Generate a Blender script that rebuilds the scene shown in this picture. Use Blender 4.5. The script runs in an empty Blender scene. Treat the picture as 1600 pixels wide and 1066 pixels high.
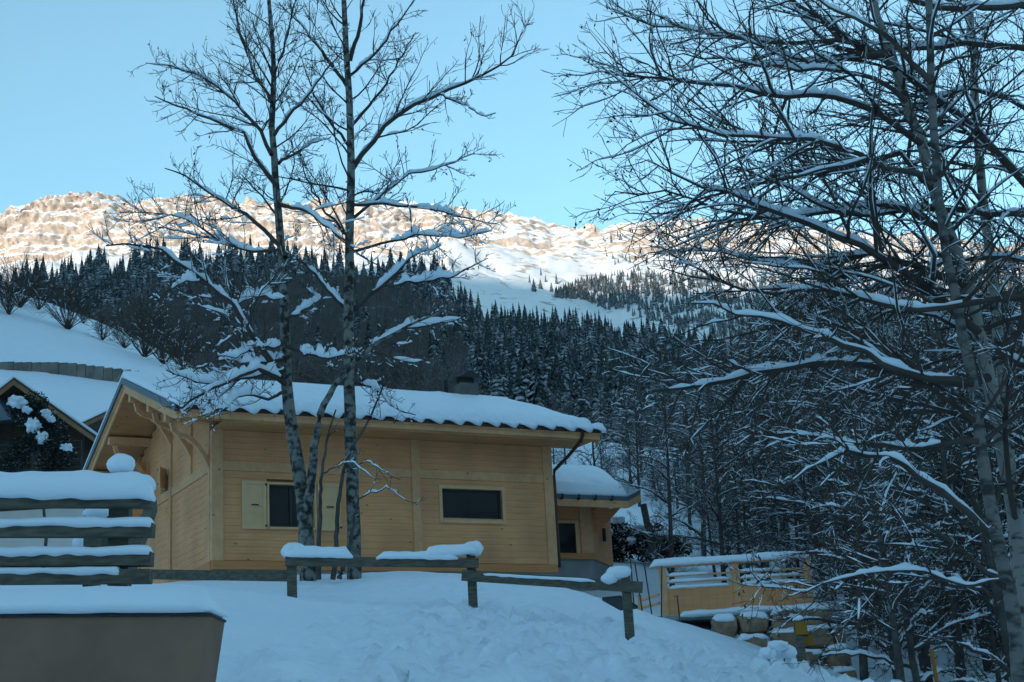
import bpy, math, random
import numpy as np
from mathutils import noise as mnoise, Vector

# ------------------------------------------------------------------ camera, world, sun, exposure
SC = bpy.context.scene
COL = SC.collection
F_PX = 2377.0
PITCH, ROLL = math.radians(15.6), math.radians(3.2)
EYE = np.array([0.0, 0.0, 1.6])
FW = np.array([0, math.cos(PITCH), math.sin(PITCH)])
UP0 = np.array([0, -math.sin(PITCH), math.cos(PITCH)])
RT0 = np.array([1.0, 0, 0])
RT = RT0 * math.cos(ROLL) - UP0 * math.sin(ROLL)
UPV = UP0 * math.cos(ROLL) + RT0 * math.sin(ROLL)
cam_d = bpy.data.cameras.new('camera')
cam_d.sensor_width = 36.0
cam_d.lens = F_PX / 1600 * 36.0
cam_d.clip_start, cam_d.clip_end = 0.1, 20000.0
cam = bpy.data.objects.new('camera', cam_d)
COL.objects.link(cam)
from mathutils import Matrix
cam.matrix_world = Matrix((( RT[0], UPV[0], -FW[0], EYE[0]), (RT[1], UPV[1], -FW[1], EYE[1]), (RT[2], UPV[2], -FW[2], EYE[2]), (0, 0, 0, 1)))
SC.camera = cam

SUN_EL, SUN_AZ = math.radians(9.0), math.radians(205.0)   # azimuth: clockwise from +Y (north), the sun stands behind the camera
SUN_DIR = Vector((math.sin(SUN_AZ) * math.cos(SUN_EL), math.cos(SUN_AZ) * math.cos(SUN_EL), math.sin(SUN_EL)))
wd = bpy.data.worlds.new('World'); SC.world = wd; wd.use_nodes = True
nt = wd.node_tree
sky = nt.nodes.new('ShaderNodeTexSky'); sky.sky_type = 'NISHITA'; sky.sun_disc = False
sky.sun_elevation = SUN_EL; sky.sun_rotation = SUN_AZ
sky.altitude = 1200; sky.air_density = 1.0; sky.dust_density = 0.3; sky.ozone_density = 0.4
bg = nt.nodes['Background']; bg.inputs['Strength'].default_value = 0.15
tint = nt.nodes.new('ShaderNodeMix'); tint.data_type = 'RGBA'; tint.blend_type = 'MULTIPLY'; tint.inputs[0].default_value = 1.0
tint.inputs[7].default_value = (0.69, 1.02, 1.06, 1)      # the cool white balance of the photograph
nt.links.new(sky.outputs[0], tint.inputs[6]); nt.links.new(tint.outputs[2], bg.inputs[0])
sun_d = bpy.data.lights.new('sun', 'SUN'); sun_d.energy = 3.0; sun_d.angle = math.radians(0.5); sun_d.color = (1.0, 0.85, 0.69)
sun = bpy.data.objects.new('sun', sun_d); COL.objects.link(sun)
sun.rotation_euler = SUN_DIR.to_track_quat('Z', 'Y').to_euler()
SC.view_settings.view_transform = 'Standard'; SC.view_settings.look = 'None'
SC.view_settings.exposure = 1.13; SC.view_settings.gamma = 1.0

# ------------------------------------------------------------------ helpers
rng = np.random.default_rng(7); random.seed(7)
def ray(px, py):
    d = FW * F_PX + RT * (px - 800) - UPV * (py - 533)
    return d / d[1]
def P(px, py, Y): return EYE + ray(px, py) * Y

def mat(name, col, rough=0.8, col2=None, scale=5.0, bump=0.0, bscale=30.0, stretch=None, detail=4.0, lo=0.35, hi=0.65, spec=0.3, metal=0.0, coords='Object', bdist=0.02):
    m = bpy.data.materials.new(name); m.use_nodes = True
    t = m.node_tree; b = t.nodes['Principled BSDF']
    b.inputs['Roughness'].default_value = rough; b.inputs['Metallic'].default_value = metal
    b.inputs['Specular IOR Level'].default_value = spec
    b.inputs['Base Color'].default_value = (*col, 1)
    tc = t.nodes.new('ShaderNodeTexCoord'); vec = tc.outputs[coords]
    if stretch:
        mp = t.nodes.new('ShaderNodeMapping'); mp.inputs['Scale'].default_value = stretch
        t.links.new(vec, mp.inputs[0]); vec = mp.outputs[0]
    if col2:
        n = t.nodes.new('ShaderNodeTexNoise'); n.inputs['Scale'].default_value = scale; n.inputs['Detail'].default_value = detail
        t.links.new(vec, n.inputs['Vector'])
        r = t.nodes.new('ShaderNodeValToRGB')
        r.color_ramp.elements[0].position = lo; r.color_ramp.elements[1].position = hi
        r.color_ramp.elements[0].color = (*col, 1); r.color_ramp.elements[1].color = (*col2, 1)
        t.links.new(n.outputs[0], r.inputs[0]); t.links.new(r.outputs[0], b.inputs['Base Color'])
    if bump:
        n2 = t.nodes.new('ShaderNodeTexNoise'); n2.inputs['Scale'].default_value = bscale; n2.inputs['Detail'].default_value = 5
        t.links.new(vec, n2.inputs['Vector'])
        bp = t.nodes.new('ShaderNodeBump'); bp.inputs['Strength'].default_value = bump; bp.inputs['Distance'].default_value = bdist
        t.links.new(n2.outputs[0], bp.inputs['Height']); t.links.new(bp.outputs[0], b.inputs['Normal'])
    return m

def mat_on_top(name, under, top=(0.80, 0.83, 0.87), thr=0.45, width=0.2, nscale=3.0, namt=0.5, under2=None, coords='Object', rough=0.8, stretch=None):
    """a surface that carries snow where it faces up, broken up by noise"""
    m = bpy.data.materials.new(name); m.use_nodes = True
    t = m.node_tree; b = t.nodes['Principled BSDF']; b.inputs['Roughness'].default_value = rough; b.inputs['Specular IOR Level'].default_value = 0.2
    ge = t.nodes.new('ShaderNodeNewGeometry'); sp = t.nodes.new('ShaderNodeSeparateXYZ'); t.links.new(ge.outputs['Normal'], sp.inputs[0])
    tc = t.nodes.new('ShaderNodeTexCoord')
    n = t.nodes.new('ShaderNodeTexNoise'); n.inputs['Scale'].default_value = nscale; n.inputs['Detail'].default_value = 8
    if stretch:
        mp = t.nodes.new('ShaderNodeMapping'); mp.inputs['Scale'].default_value = stretch; t.links.new(tc.outputs[coords], mp.inputs[0]); t.links.new(mp.outputs[0], n.inputs['Vector'])
    else: t.links.new(tc.outputs[coords], n.inputs['Vector'])
    a = t.nodes.new('ShaderNodeMath'); a.operation = 'SUBTRACT'; a.inputs[1].default_value = 0.5; t.links.new(n.outputs[0], a.inputs[0])
    mu = t.nodes.new('ShaderNodeMath'); mu.operation = 'MULTIPLY_ADD'; mu.inputs[1].default_value = namt * 2
    t.links.new(a.outputs[0], mu.inputs[0]); t.links.new(sp.outputs[2], mu.inputs[2])
    mr = t.nodes.new('ShaderNodeMapRange'); mr.inputs[1].default_value = thr - width; mr.inputs[2].default_value = thr + width
    t.links.new(mu.outputs[0], mr.inputs[0])
    mx = t.nodes.new('ShaderNodeMix'); mx.data_type = 'RGBA'
    mx.inputs[6].default_value = (*under, 1); mx.inputs[7].default_value = (*top, 1)
    if under2:
        n3 = t.nodes.new('ShaderNodeTexNoise'); n3.inputs['Scale'].default_value = nscale * 2.3; n3.inputs['Detail'].default_value = 6
        t.links.new(tc.outputs[coords], n3.inputs['Vector'])
        r = t.nodes.new('ShaderNodeValToRGB'); r.color_ramp.elements[0].position = .35; r.color_ramp.elements[1].position = .65
        r.color_ramp.elements[0].color = (*under, 1); r.color_ramp.elements[1].color = (*under2, 1)
        t.links.new(n3.outputs[0], r.inputs[0]); t.links.new(r.outputs[0], mx.inputs[6])
    t.links.new(mr.outputs[0], mx.inputs[0]); t.links.new(mx.outputs[2], b.inputs['Base Color'])
    return m

M = {}
M['snow'] = mat('snow', (0.82, 0.88, 0.95), 0.55, bump=0.25, bscale=14, spec=0.25)
M['snow_ground'] = mat('snow_ground', (0.80, 0.87, 0.95), 0.55, (0.84, 0.90, 0.96), 1.2, bump=0.9, bscale=4.5, spec=0.25, bdist=.07)
M['spruce'] = mat('spruce_cladding', (0.74, 0.31, 0.13), 0.65, (0.80, 0.37, 0.165), 3.0, bump=0.08, bscale=60, stretch=(0.5, 4, 9))
M['spruce_red'] = mat('spruce_plank_reddish', (0.58, 0.21, 0.08), 0.65, (0.64, 0.26, 0.10), 3.0, bump=0.08, bscale=60, stretch=(0.5, 4, 9))
M['spruce_pale'] = mat('spruce_beam_pale', (0.70, 0.345, 0.16), 0.65, (0.77, 0.40, 0.20), 4.0, bump=0.06, bscale=50, stretch=(2, 2, 2))
M['shutter'] = mat('shutter_wood', (0.68, 0.40, 0.20), 0.6, (0.74, 0.46, 0.24), 5.0)
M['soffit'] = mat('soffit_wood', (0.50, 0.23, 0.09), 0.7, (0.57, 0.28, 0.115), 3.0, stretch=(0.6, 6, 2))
M['old_wood'] = mat('weathered_wood', (0.075, 0.070, 0.055), 0.85, (0.15, 0.135, 0.10), 7.0, bump=0.4, bscale=40, stretch=(1, 5, 5))
M['tan_wood'] = mat('aged_tan_wood', (0.20, 0.105, 0.055), 0.8, (0.27, 0.15, 0.08), 3.0)
M['dark_wood'] = mat('dark_chalet_wood', (0.055, 0.035, 0.022), 0.8, (0.10, 0.06, 0.035), 4.0, stretch=(1, 1, 6))
M['glass'] = mat('window_glass', (0.010, 0.010, 0.012), 0.06, spec=0.3)
M['inside'] = mat('dark_frame', (0.03, 0.028, 0.027), 0.5)
M['flash'] = mat('grey_metal_flashing', (0.10, 0.14, 0.17), 0.5, metal=0.3)
M['tile'] = mat('brown_roof_tile', (0.06, 0.035, 0.03), 0.7)
M['copper'] = mat('brown_copper', (0.10, 0.05, 0.035), 0.45, metal=0.6)
M['iron'] = mat('dark_iron', (0.03, 0.03, 0.03), 0.6)
M['concrete'] = mat('grey_concrete', (0.26, 0.27, 0.26), 0.9, (0.33, 0.34, 0.33), 3.0, bump=0.1)
M['dark_render'] = mat('dark_grey_render', (0.10, 0.105, 0.095), 0.9, (0.13, 0.135, 0.12), 4.0)
M['render'] = mat('brown_render', (0.21, 0.12, 0.08), 0.95, (0.26, 0.15, 0.10), 2.5, bump=0.25, bscale=60)
M['plaster'] = mat('pale_plaster', (0.62, 0.55, 0.50), 0.9, (0.68, 0.61, 0.56), 2.0)
M['stone'] = mat_on_top('wall_stone', (0.24, 0.155, 0.10), thr=0.72, width=0.08, nscale=2.5, namt=0.35, under2=(0.36, 0.25, 0.165))
M['bark'] = mat('alder_bark', (0.030, 0.027, 0.025), 0.9, (0.21, 0.205, 0.18), 9.0, bump=0.8, bscale=25, lo=0.40, hi=0.58)
M['twig'] = mat('twig_bark', (0.050, 0.040, 0.034), 0.9, (0.085, 0.066, 0.055), 3.0)
M['bark_dark'] = mat('dark_bark', (0.045, 0.040, 0.037), 0.9, (0.10, 0.09, 0.08), 5.0, bump=0.5)
M['birch'] = mat('birch_bark', (0.05, 0.045, 0.04), 0.75, (0.25, 0.235, 0.215), 4.0, bump=0.3, stretch=(1, 1, 2.6), lo=0.36, hi=0.47)
M['birch_grey'] = mat('grey_birch_bark', (0.04, 0.037, 0.034), 0.8, (0.17, 0.16, 0.15), 5.0, bump=0.4, stretch=(1, 1, 2.2), lo=0.38, hi=0.55)
M['leaf'] = mat('withered_leaf', (0.07, 0.042, 0.026), 0.85, (0.11, 0.065, 0.035), 9.0)
M['needles'] = mat_on_top('spruce_needles', (0.020, 0.032, 0.032), top=(0.62, 0.66, 0.72), thr=0.77, width=0.2, nscale=9.0, namt=0.55, under2=(0.035, 0.05, 0.05))
M['hedge'] = mat_on_top('hedge_leaf', (0.015, 0.02, 0.015), thr=0.85, width=0.2, nscale=3.0, namt=0.7)
M['yellow'] = mat('yellow_paint', (0.30, 0.14, 0.012), 0.6)
M['white'] = mat('white_paint', (0.75, 0.75, 0.73), 0.5)
M['orange'] = mat('orange_pole', (0.30, 0.12, 0.02), 0.7)
M['green'] = mat('green_paint', (0.03, 0.12, 0.07), 0.6)

def knots(m, scale, stretch):
    t = m.node_tree; b = t.nodes['Principled BSDF']; src = b.inputs['Base Color'].links[0].from_socket
    tc = t.nodes.new('ShaderNodeTexCoord'); mp = t.nodes.new('ShaderNodeMapping'); mp.inputs['Scale'].default_value = stretch
    ge = t.nodes.new('ShaderNodeNewGeometry'); t.links.new(ge.outputs['Position'], mp.inputs[0])
    v = t.nodes.new('ShaderNodeTexVoronoi'); v.inputs['Scale'].default_value = scale; t.links.new(mp.outputs[0], v.inputs['Vector'])
    r = t.nodes.new('ShaderNodeMapRange'); r.inputs[1].default_value = .05; r.inputs[2].default_value = .10; r.inputs[3].default_value = .35; r.inputs[4].default_value = 1.0
    t.links.new(v.outputs['Distance'], r.inputs[0])
    n = t.nodes.new('ShaderNodeTexNoise'); n.inputs['Scale'].default_value = 1.1; n.inputs['Detail'].default_value = 3; t.links.new(ge.outputs['Position'], n.inputs['Vector'])
    r2 = t.nodes.new('ShaderNodeMapRange'); r2.inputs[1].default_value = .3; r2.inputs[2].default_value = .7; r2.inputs[3].default_value = .82; r2.inputs[4].default_value = 1.08; t.links.new(n.outputs[0], r2.inputs[0])
    mu = t.nodes.new('ShaderNodeMath'); mu.operation = 'MULTIPLY'; t.links.new(r.outputs[0], mu.inputs[0]); t.links.new(r2.outputs[0], mu.inputs[1])
    mx = t.nodes.new('ShaderNodeMix'); mx.data_type = 'RGBA'; mx.blend_type = 'MULTIPLY'; mx.inputs[0].default_value = 1
    t.links.new(src, mx.inputs[6]); t.links.new(mu.outputs[0], mx.inputs[7]); t.links.new(mx.outputs[2], b.inputs['Base Color'])
for k in ('spruce', 'spruce_pale', 'soffit'): knots(M[k], 2.6, (1.0, 1.0, 1.7))

def tag(o, label=None, cat=None, group=None, kind=None):
    if label: o['label'] = label
    if cat: o['category'] = cat
    if group: o['group'] = group
    if kind: o['kind'] = kind
    return o
def empty(name, loc=(0, 0, 0), rz=0.0):
    o = bpy.data.objects.new(name, None); o.empty_display_size = 0.2
    COL.objects.link(o); o.location = loc; o.rotation_euler = (0, 0, rz); return o
def mesh_obj(name, v, f, m, parent=None, smooth=False):
    me = bpy.data.meshes.new(name); me.from_pydata([tuple(map(float, q)) for q in v] if not isinstance(v, np.ndarray) else v.tolist(), [], f if not isinstance(f, np.ndarray) else f.tolist())
    me.materials.append(M[m] if isinstance(m, str) else m)
    if smooth: me.polygons.foreach_set('use_smooth', [True] * len(me.polygons))
    me.update()
    o = bpy.data.objects.new(name, me); COL.objects.link(o); o.parent = parent
    return o
def big_mesh(name, V, Q, m, parent=None, smooth=True):
    """quads given as an (n,4) int array; fast path"""
    me = bpy.data.meshes.new(name)
    me.vertices.add(len(V)); me.vertices.foreach_set('co', np.asarray(V, np.float32).ravel())
    Q = np.asarray(Q, np.int32); k = Q.shape[1]
    me.loops.add(Q.size); me.loops.foreach_set('vertex_index', Q.ravel())
    me.polygons.add(len(Q)); me.polygons.foreach_set('loop_start', np.arange(0, Q.size, k, dtype=np.int32))
    me.polygons.foreach_set('loop_total', np.full(len(Q), k, np.int32))
    if smooth: me.polygons.foreach_set('use_smooth', np.ones(len(Q), bool))
    me.update(calc_edges=True); me.validate()
    me.materials.append(M[m] if isinstance(m, str) else m)
    o = bpy.data.objects.new(name, me); COL.objects.link(o); o.parent = parent
    return o

class MB:
    def __init__(s): s.v = []; s.f = []
    def add(s, v, f):
        k = len(s.v); s.v += [tuple(map(float, q)) for q in v]; s.f += [tuple(i + k for i in q) for q in f]; return s
    def box(s, x0, x1, y0, y1, z0, z1):
        return s.add([(x0,y0,z0),(x1,y0,z0),(x1,y1,z0),(x0,y1,z0),(x0,y0,z1),(x1,y0,z1),(x1,y1,z1),(x0,y1,z1)],
                     [(0,3,2,1),(4,5,6,7),(0,1,5,4),(1,2,6,5),(2,3,7,6),(3,0,4,7)])
    def prism(s, pts, ex):
        """polygon of 3-D points pushed along the vector ex"""
        n = len(pts); ex = np.array(ex, float)
        v = [np.array(p, float) for p in pts] + [np.array(p, float) + ex for p in pts]
        return s.add(v, [tuple(range(n))[::-1], tuple(range(n, 2 * n))] + [(i, (i + 1) % n, n + (i + 1) % n, n + i) for i in range(n)])
    def bar(s, a, b, w, h, up=(0, 0, 1)):
        a = np.array(a, float); b = np.array(b, float); d = (b - a) / np.linalg.norm(b - a)
        x = np.cross(d, up); x /= np.linalg.norm(x); z = np.cross(x, d)
        q = [a + x * sx * w / 2 + z * sz * h / 2 for sx, sz in ((-1,-1),(1,-1),(1,1),(-1,1))]
        return s.prism(q, b - a)
    def tube(s, pts, r, sides=8):
        pts = [np.array(p, float) for p in pts]; n = len(pts); rs = r if hasattr(r, '__len__') else [r] * n
        V, Fc = [], []
        for i, p in enumerate(pts):
            t = pts[min(i + 1, n - 1)] - pts[max(i - 1, 0)]; t /= np.linalg.norm(t)
            ref = np.array([0, 0, 1.0]) if abs(t[2]) < 0.9 else np.array([1.0, 0, 0])
            x = np.cross(t, ref); x /= np.linalg.norm(x); y = np.cross(x, t)
            for k in range(sides):
                a = 2 * math.pi * k / sides; V.append(p + (x * math.cos(a) + y * math.sin(a)) * rs[i])
        for i in range(n - 1):
            for k in range(sides):
                Fc.append((i*sides+k, i*sides+(k+1)%sides, (i+1)*sides+(k+1)%sides, (i+1)*sides+k))
        Fc.append(tuple(range(sides))); Fc.append(tuple(range((n-1)*sides, n*sides))[::-1])
        return s.add(V, Fc)
    def blob(s, c, r, seed=0, amp=0.2, nu=12, nv=8, freq=1.3):
        c = np.array(c, float); r = np.array(r, float) if hasattr(r, '__len__') else np.array([r, r, r], float)
        V = []; Fc = []; pw = s.pw if hasattr(s, 'pw') else 1.0
        for j in range(nv + 1):
            th = math.pi * j / nv
            for i in range(nu):
                ph = 2 * math.pi * i / nu
                d = np.array([math.sin(th) * math.cos(ph), math.sin(th) * math.sin(ph), math.cos(th)])
                k = 1 + amp * mnoise.noise(Vector(d * freq) + Vector((seed * 3.7, seed * 1.3, 0)))
                V.append(c + np.sign(d) * np.abs(d) ** pw * r * k)
        for j in range(nv):
            for i in range(nu):
                Fc.append((j*nu+i, (j+1)*nu+i, (j+1)*nu+(i+1)%nu, j*nu+(i+1)%nu))
        return s.add(V, Fc)
    def snow_cap(s, a, b, w, h, seed=0, n=None, droop=0.02, var=0.35):
        """a pillow of snow lying along a->b: flat below, rounded and uneven above"""
        a = np.array(a, float); b = np.array(b, float); L = np.linalg.norm(b - a); d = (b - a) / L
        n = n or max(8, int(L / 0.10)); x = np.cross(d, (0, 0, 1)); x /= np.linalg.norm(x)
        prof = [(-0.5,-0.12),(-0.60,0.10),(-0.56,0.45),(-0.36,0.85),(0,1.0),(0.36,0.85),(0.56,0.45),(0.60,0.10),(0.5,-0.12)]
        V = []; k = len(prof)
        for i in range(n + 1):
            t = i / n; e = min(t * L, (1 - t) * L) / (h * 0.9); tap = math.sqrt(max(0.0, 1 - (1 - min(1, e)) ** 2)) * 0.93 + 0.07
            p = a + d * (t * L)
            hh = h * tap * (1 + var * mnoise.noise(Vector((t * L * 1.7, seed * 7.1, 0))) + 0.5 * var * mnoise.noise(Vector((t * L * 6, seed * 3.1, 4))))
            ww = w * (0.55 + 0.45 * tap) * (1 + 0.12 * mnoise.noise(Vector((t * L * 4, seed, 9))))
            for q, z in prof:
                zz = z * hh if z > 0 else z * droop * 8 * (1 + mnoise.noise(Vector((t * L * 9, q * 3, seed))))
                V.append(p + x * q * ww + np.array([0, 0, zz]))
        Fc = [(i*k+j, (i+1)*k+j, (i+1)*k+(j+1)%k, i*k+(j+1)%k) for i in range(n) for j in range(k)]
        Fc += [tuple(range(k)), tuple(range(n*k, n*k+k))[::-1]]
        return s.add(V, Fc)
    def build(s, name, m, parent=None, smooth=False): return mesh_obj(name, s.v, s.f, m, parent, smooth)
def part(name, m, parent, fn, smooth=False):
    b = MB(); fn(b); return b.build(name, m, parent, smooth)
def boxp(name, m, parent, *a): return MB().box(*a).build(name, m, parent)

def fbm(x, y, z=0.0, o=4):
    return mnoise.fractal(Vector((x, y, z)), 1.0, 2.0, o)

# ------------------------------------------------------------------ the ground: one sheet fitted through points read off the slope
CTRL = []
def gp(px, py, Y, dz=0.0):
    p = P(px, py, Y); CTRL.append((p[0], p[1], p[2] + dz))
for a in [(330,1066,12),(600,1066,12),(900,1066,13),(1130,1066,14.5),(457,962,22),(740,960,22),(985,1005,21.5),(350,910,25),(500,904,25.5),(700,899,25.5),
          (820,908,25),(880,928,25),(960,968,24.5),(1090,985,25.5),(1190,1050,22.5),(1260,1075,24),(1060,955,31,-.25),(1250,950,32,-.3),(1000,868,42),(1000,790,58),(900,700,85),
          (250,918,16),(230,912,20),(100,912,16),(1340,1080,26),(1450,1090,28),(1590,1100,30),(1450,985,48),(1300,900,55),(1600,950,60),(1400,790,95),(1100,730,95),
          (100,642,95),(0,645,95),(190,640,95),(100,592,112),(0,580,112),(100,568,116),(0,566,116),(190,585,117),(0,452,190),(100,488,175),(200,535,165),(300,580,160),(-200,440,190),(-400,450,190),(500,690,170),(800,700,170)]: gp(*a)
CTRL += [(-4,9.6,2.5),(-8,9.6,2.6),(-2,9.6,2.45),(-8,29,5.2),(-5,29.3,5.25),(0,32.5,5.2),(-10,36,5.6),(3,34.5,4.7),(-14,30,5.6),(-16,50,8.5),(-24,60,10.5),(-6,60,9.5),(-9,20,3.7),(-14,12,2.8),
         (0,4,0.4),(-6,4,0.4),(6,4,0.3),(0,-10,0),(15,-10,0),(-15,-10,0),(4,13,1.6),(8,14,1.3),(8,22,1.6),(14,20,1.4),(25,10,0.5),(25,40,5),(40,60,12),(40,20,2),(-30,10,3),(-30,30,8),(60,100,20),(50,-20,0),(-50,-20,0),(-60,60,18),(-60,100,30),(90,190,34),(60,190,34),(20,190,33),(-2,7.2,0.8),(-6,7.2,0.8)]
C = np.array(CTRL)
def _tps(d2): return 0.5 * d2 * np.log(d2 + 1e-9)
_xy = C[:, :2] / 10.0
K = _tps(((_xy[:, None] - _xy[None]) ** 2).sum(-1)) + np.eye(len(C)) * 0.02
Pm = np.c_[np.ones(len(C)), _xy]
_A = np.block([[K, Pm], [Pm.T, np.zeros((3, 3))]])
_w = np.linalg.solve(_A, np.r_[C[:, 2], 0, 0, 0])
def ground_z(x, y):
    q = np.c_[np.ravel(x), np.ravel(y)] / 10.0
    out = np.zeros(len(q))
    for i in range(0, len(q), 20000):
        c = q[i:i+20000]; k = _tps(((c[:, None] - _xy[None]) ** 2).sum(-1))
        out[i:i+20000] = k @ _w[:-3] + _w[-3] + c @ _w[-2:]
    return out.reshape(np.shape(x))
def gz(x, y): return float(ground_z(np.array([x]), np.array([y]))[0])

def axis(segs):
    r = []
    for a, b, s in segs: r += list(np.arange(a, b, s))
    return np.array(r + [segs[-1][1]])
gxs = axis([(-90,-30,3),(-30,-8,0.8),(-8,-4,0.25),(-4,6,0.085),(6,12,0.3),(12,40,1.2),(40,120,4)])
gys = axis([(-40,0,3),(0,8,0.6),(8,11,0.15),(11,27,0.10),(27,36,0.25),(36,70,0.9),(70,192,2.5)])
GX, GY = np.meshgrid(gxs, gys)
GZ = ground_z(GX, GY)
for j in range(len(gys)):
    for i in range(len(gxs)):
        x, y = gxs[i], gys[j]
        if -9 < x < 12 and 8 < y < 36:
            tr = min(1, max(0, (x + 2.6 + 0.5 * mnoise.noise(Vector((y*.5, 2, 0)))) / 1.5)) * min(1, max(0, (25.0 - y) / 2.5))   # the trodden part of the bank
            z = 0.05 * fbm(x * .7, y * .7, 1) + 0.012 * fbm(x * 3, y * 3, 2)
            if tr > 0:
                n1 = fbm(x * 2.3, y * 1.9, 5, 3); n2 = mnoise.noise(Vector((x * 5.1, y * 4.3, 3)))
                n3 = mnoise.noise(Vector((x * 2.9 + 7, y * 1.6, 8))); z += tr * (0.17 * n1 + 0.15 * n2 - 0.34 * max(0, n3 - .12) + 0.12 * abs(mnoise.noise(Vector((x * 3.7, y * 3.1, 12)))))
            GZ[j, i] += z
        else:
            GZ[j, i] += 0.15 * fbm(x * .2, y * .2, 1) * min(1, max(0, abs(y - 20) / 20))
nx, ny = len(gxs), len(gys)
idx = np.arange(nx * ny).reshape(ny, nx)
Qg = np.stack([idx[:-1, :-1], idx[:-1, 1:], idx[1:, 1:], idx[1:, :-1]], -1).reshape(-1, 4)
tag(big_mesh('snowy_ground', np.c_[GX.ravel(), GY.ravel(), GZ.ravel()], Qg, 'snow_ground'), kind='structure')

# ------------------------------------------------------------------ mountains
def lerp_line(pts):
    xs, ys = zip(*pts); return lambda x: np.interp(x, xs, ys)
crest1 = lerp_line([(-900,470),(-200,450),(0,452),(150,430),(300,408),(420,405),(560,428),(640,433),(690,442),(722,478),(760,504),(900,526),(1000,541),(1100,552),(1300,565),(1600,600),(2300,640)])
ridge2 = lerp_line([(-900,420),(-200,385),(-60,365),(0,345),(40,328),(70,313),(140,306),(200,314),(330,311),(450,321),(600,318),(700,326),(800,338),(870,349),(940,356),(1000,349),(1100,343),(1200,351),(1300,361),(1450,372),(1600,384),(2300,430)])
foot2 = lerp_line([(-900,430),(0,418),(150,400),(330,395),(560,398),(700,400)])
def fan(pxs, rows):
    """grid whose columns run away from the viewer; rows gives, for every column, points (x, y, z)"""
    V = np.array(rows); n, k = V.shape[0], V.shape[1]
    i = np.arange(n * k).reshape(n, k)
    return V.reshape(-1, 3), np.stack([i[:-1, :-1], i[1:, :-1], i[1:, 1:], i[:-1, 1:]], -1).reshape(-1, 4)
PX1 = np.arange(-900, 2301, 16.0); T1 = np.linspace(0, 1.12, 70)
Y0, Y1c = 150.0, 1050.0
def hill1(px, t):
    """a point of the wooded hill: t 0 at its foot, 1 at its crest"""
    lo = P(px, 660, Y0); hi = P(px, float(crest1(px)), Y1c)
    lo[2] -= 6
    e0 = (lo - EYE) / Y0; e1 = (hi - EYE) / Y1c
    Y = Y0 + (Y1c - Y0) * t
    s = min(t, 1.0) ** 0.8
    p = EYE + (e0 + (e1 - e0) * s) * Y
    p[2] += 10 * fbm(p[0] * .008, Y * .008, 3) * min(1, t * 4) * (1 if t < .9 else max(0, (1 - t) * 10))
    if t > 1: p[2] -= (t - 1) * 900
    return p
V, Q = fan(PX1, [[hill1(px, t) for t in T1] for px in PX1])
M['floor'] = mat_on_top('forest_floor', (0.045, 0.042, 0.040), top=(0.55, 0.58, 0.62), thr=1.16, width=0.15, nscale=0.06, namt=0.6, under2=(0.07, 0.062, 0.056))
tag(big_mesh('wooded_hill', V, Q, 'floor'), kind='structure')

PX2 = np.r_[np.arange(-900, -60, 10.0), np.arange(-60, 760, 2.5), np.arange(760, 1660, 5.0), np.arange(1660, 2301, 12.0)]
def mount2(px, t):
    lo = P(px, float(crest1(px)) + 70, 1350.0); e0 = (lo - EYE) / 1350.0
    ry = float(ridge2(px)); hi = P(px, ry, 2700.0); e1 = (hi - EYE) / 2700.0
    cl = float(np.interp(px, [-900, 0, 560, 800, 1300], [1, 1, .8, .45, .45]))       # how much of a cliff the summit is
    Y = 1350 + 1350 * t
    s = t
    fy = min(float(foot2(px)), ry + 88) if px < 700 else ry + 60
    ef = (P(px, fy, 2450.0) - EYE) / 2450.0
    tf = (2450 - 1350) / 1350
    if t < tf: a = e0 + (ef - e0) * (t / tf)
    else:
        u = (t - tf) / (1 - tf)
        if u <= 1:
            steep = 1 - (1 - u) ** (1 + 1.2 * cl)
            st = 0.35 * cl * math.sin(steep * 4 * math.pi) / (4 * math.pi)
            a = ef + (e1 - ef) * min(1, steep + st)
    if t > 1: a = e1
    p = EYE + a * Y
    fade = min(1, t * 3) * max(0, min(1, (1.0 - t) * 7 + .12))
    n = fbm(p[0] * .004, Y * .004 + 3, 7, 6)
    p[2] += fade * (26 * n + 12 * fbm(p[0] * .02, Y * .02, 1, 4))
    up_ = min(1, max(0, (t - tf + .12) * 5))
    strata = fbm(p[0] * .006, p[2] * .055, 11, 5); rib = fbm(p[0] * .03, p[2] * .008, 4, 6); gul = abs(mnoise.noise(Vector((p[0] * .011 + 2, p[2] * .004, 6))))
    p[1] += (.25 + .75 * cl) * up_ * (26 * strata + 16 * rib + 45 * gul - 15 + 9 * fbm(p[0] * .14, p[2] * .10, 8, 3))
    p[2] += up_ * max(0, 1 - abs(t - .93) * 8) * 8 * fbm(p[0] * .05, Y * .05, 9, 5)
    p[2] += 9 * fbm(p[0] * .03, 0, 5, 5) * min(1, max(0, (t - .8) * 6))
    if t > 1: p[2] -= (t - 1) * 2500
    return p
T2 = np.r_[np.linspace(0, .78, 60), np.linspace(.785, 1.0, 110), [1.02, 1.06, 1.15]]
V, Q = fan(PX2, [[mount2(px, t) for t in T2] for px in PX2])
M['alp'] = mat_on_top('alpine_rock_and_snow', (0.36, 0.28, 0.23), top=(0.84, 0.84, 0.85), thr=0.50, width=0.07, nscale=0.05, namt=1.15, under2=(0.58, 0.49, 0.42), stretch=(.55, 1, 1.9))
tag(big_mesh('rocky_mountain', V, Q, 'alp', smooth=False), kind='structure')

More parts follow.
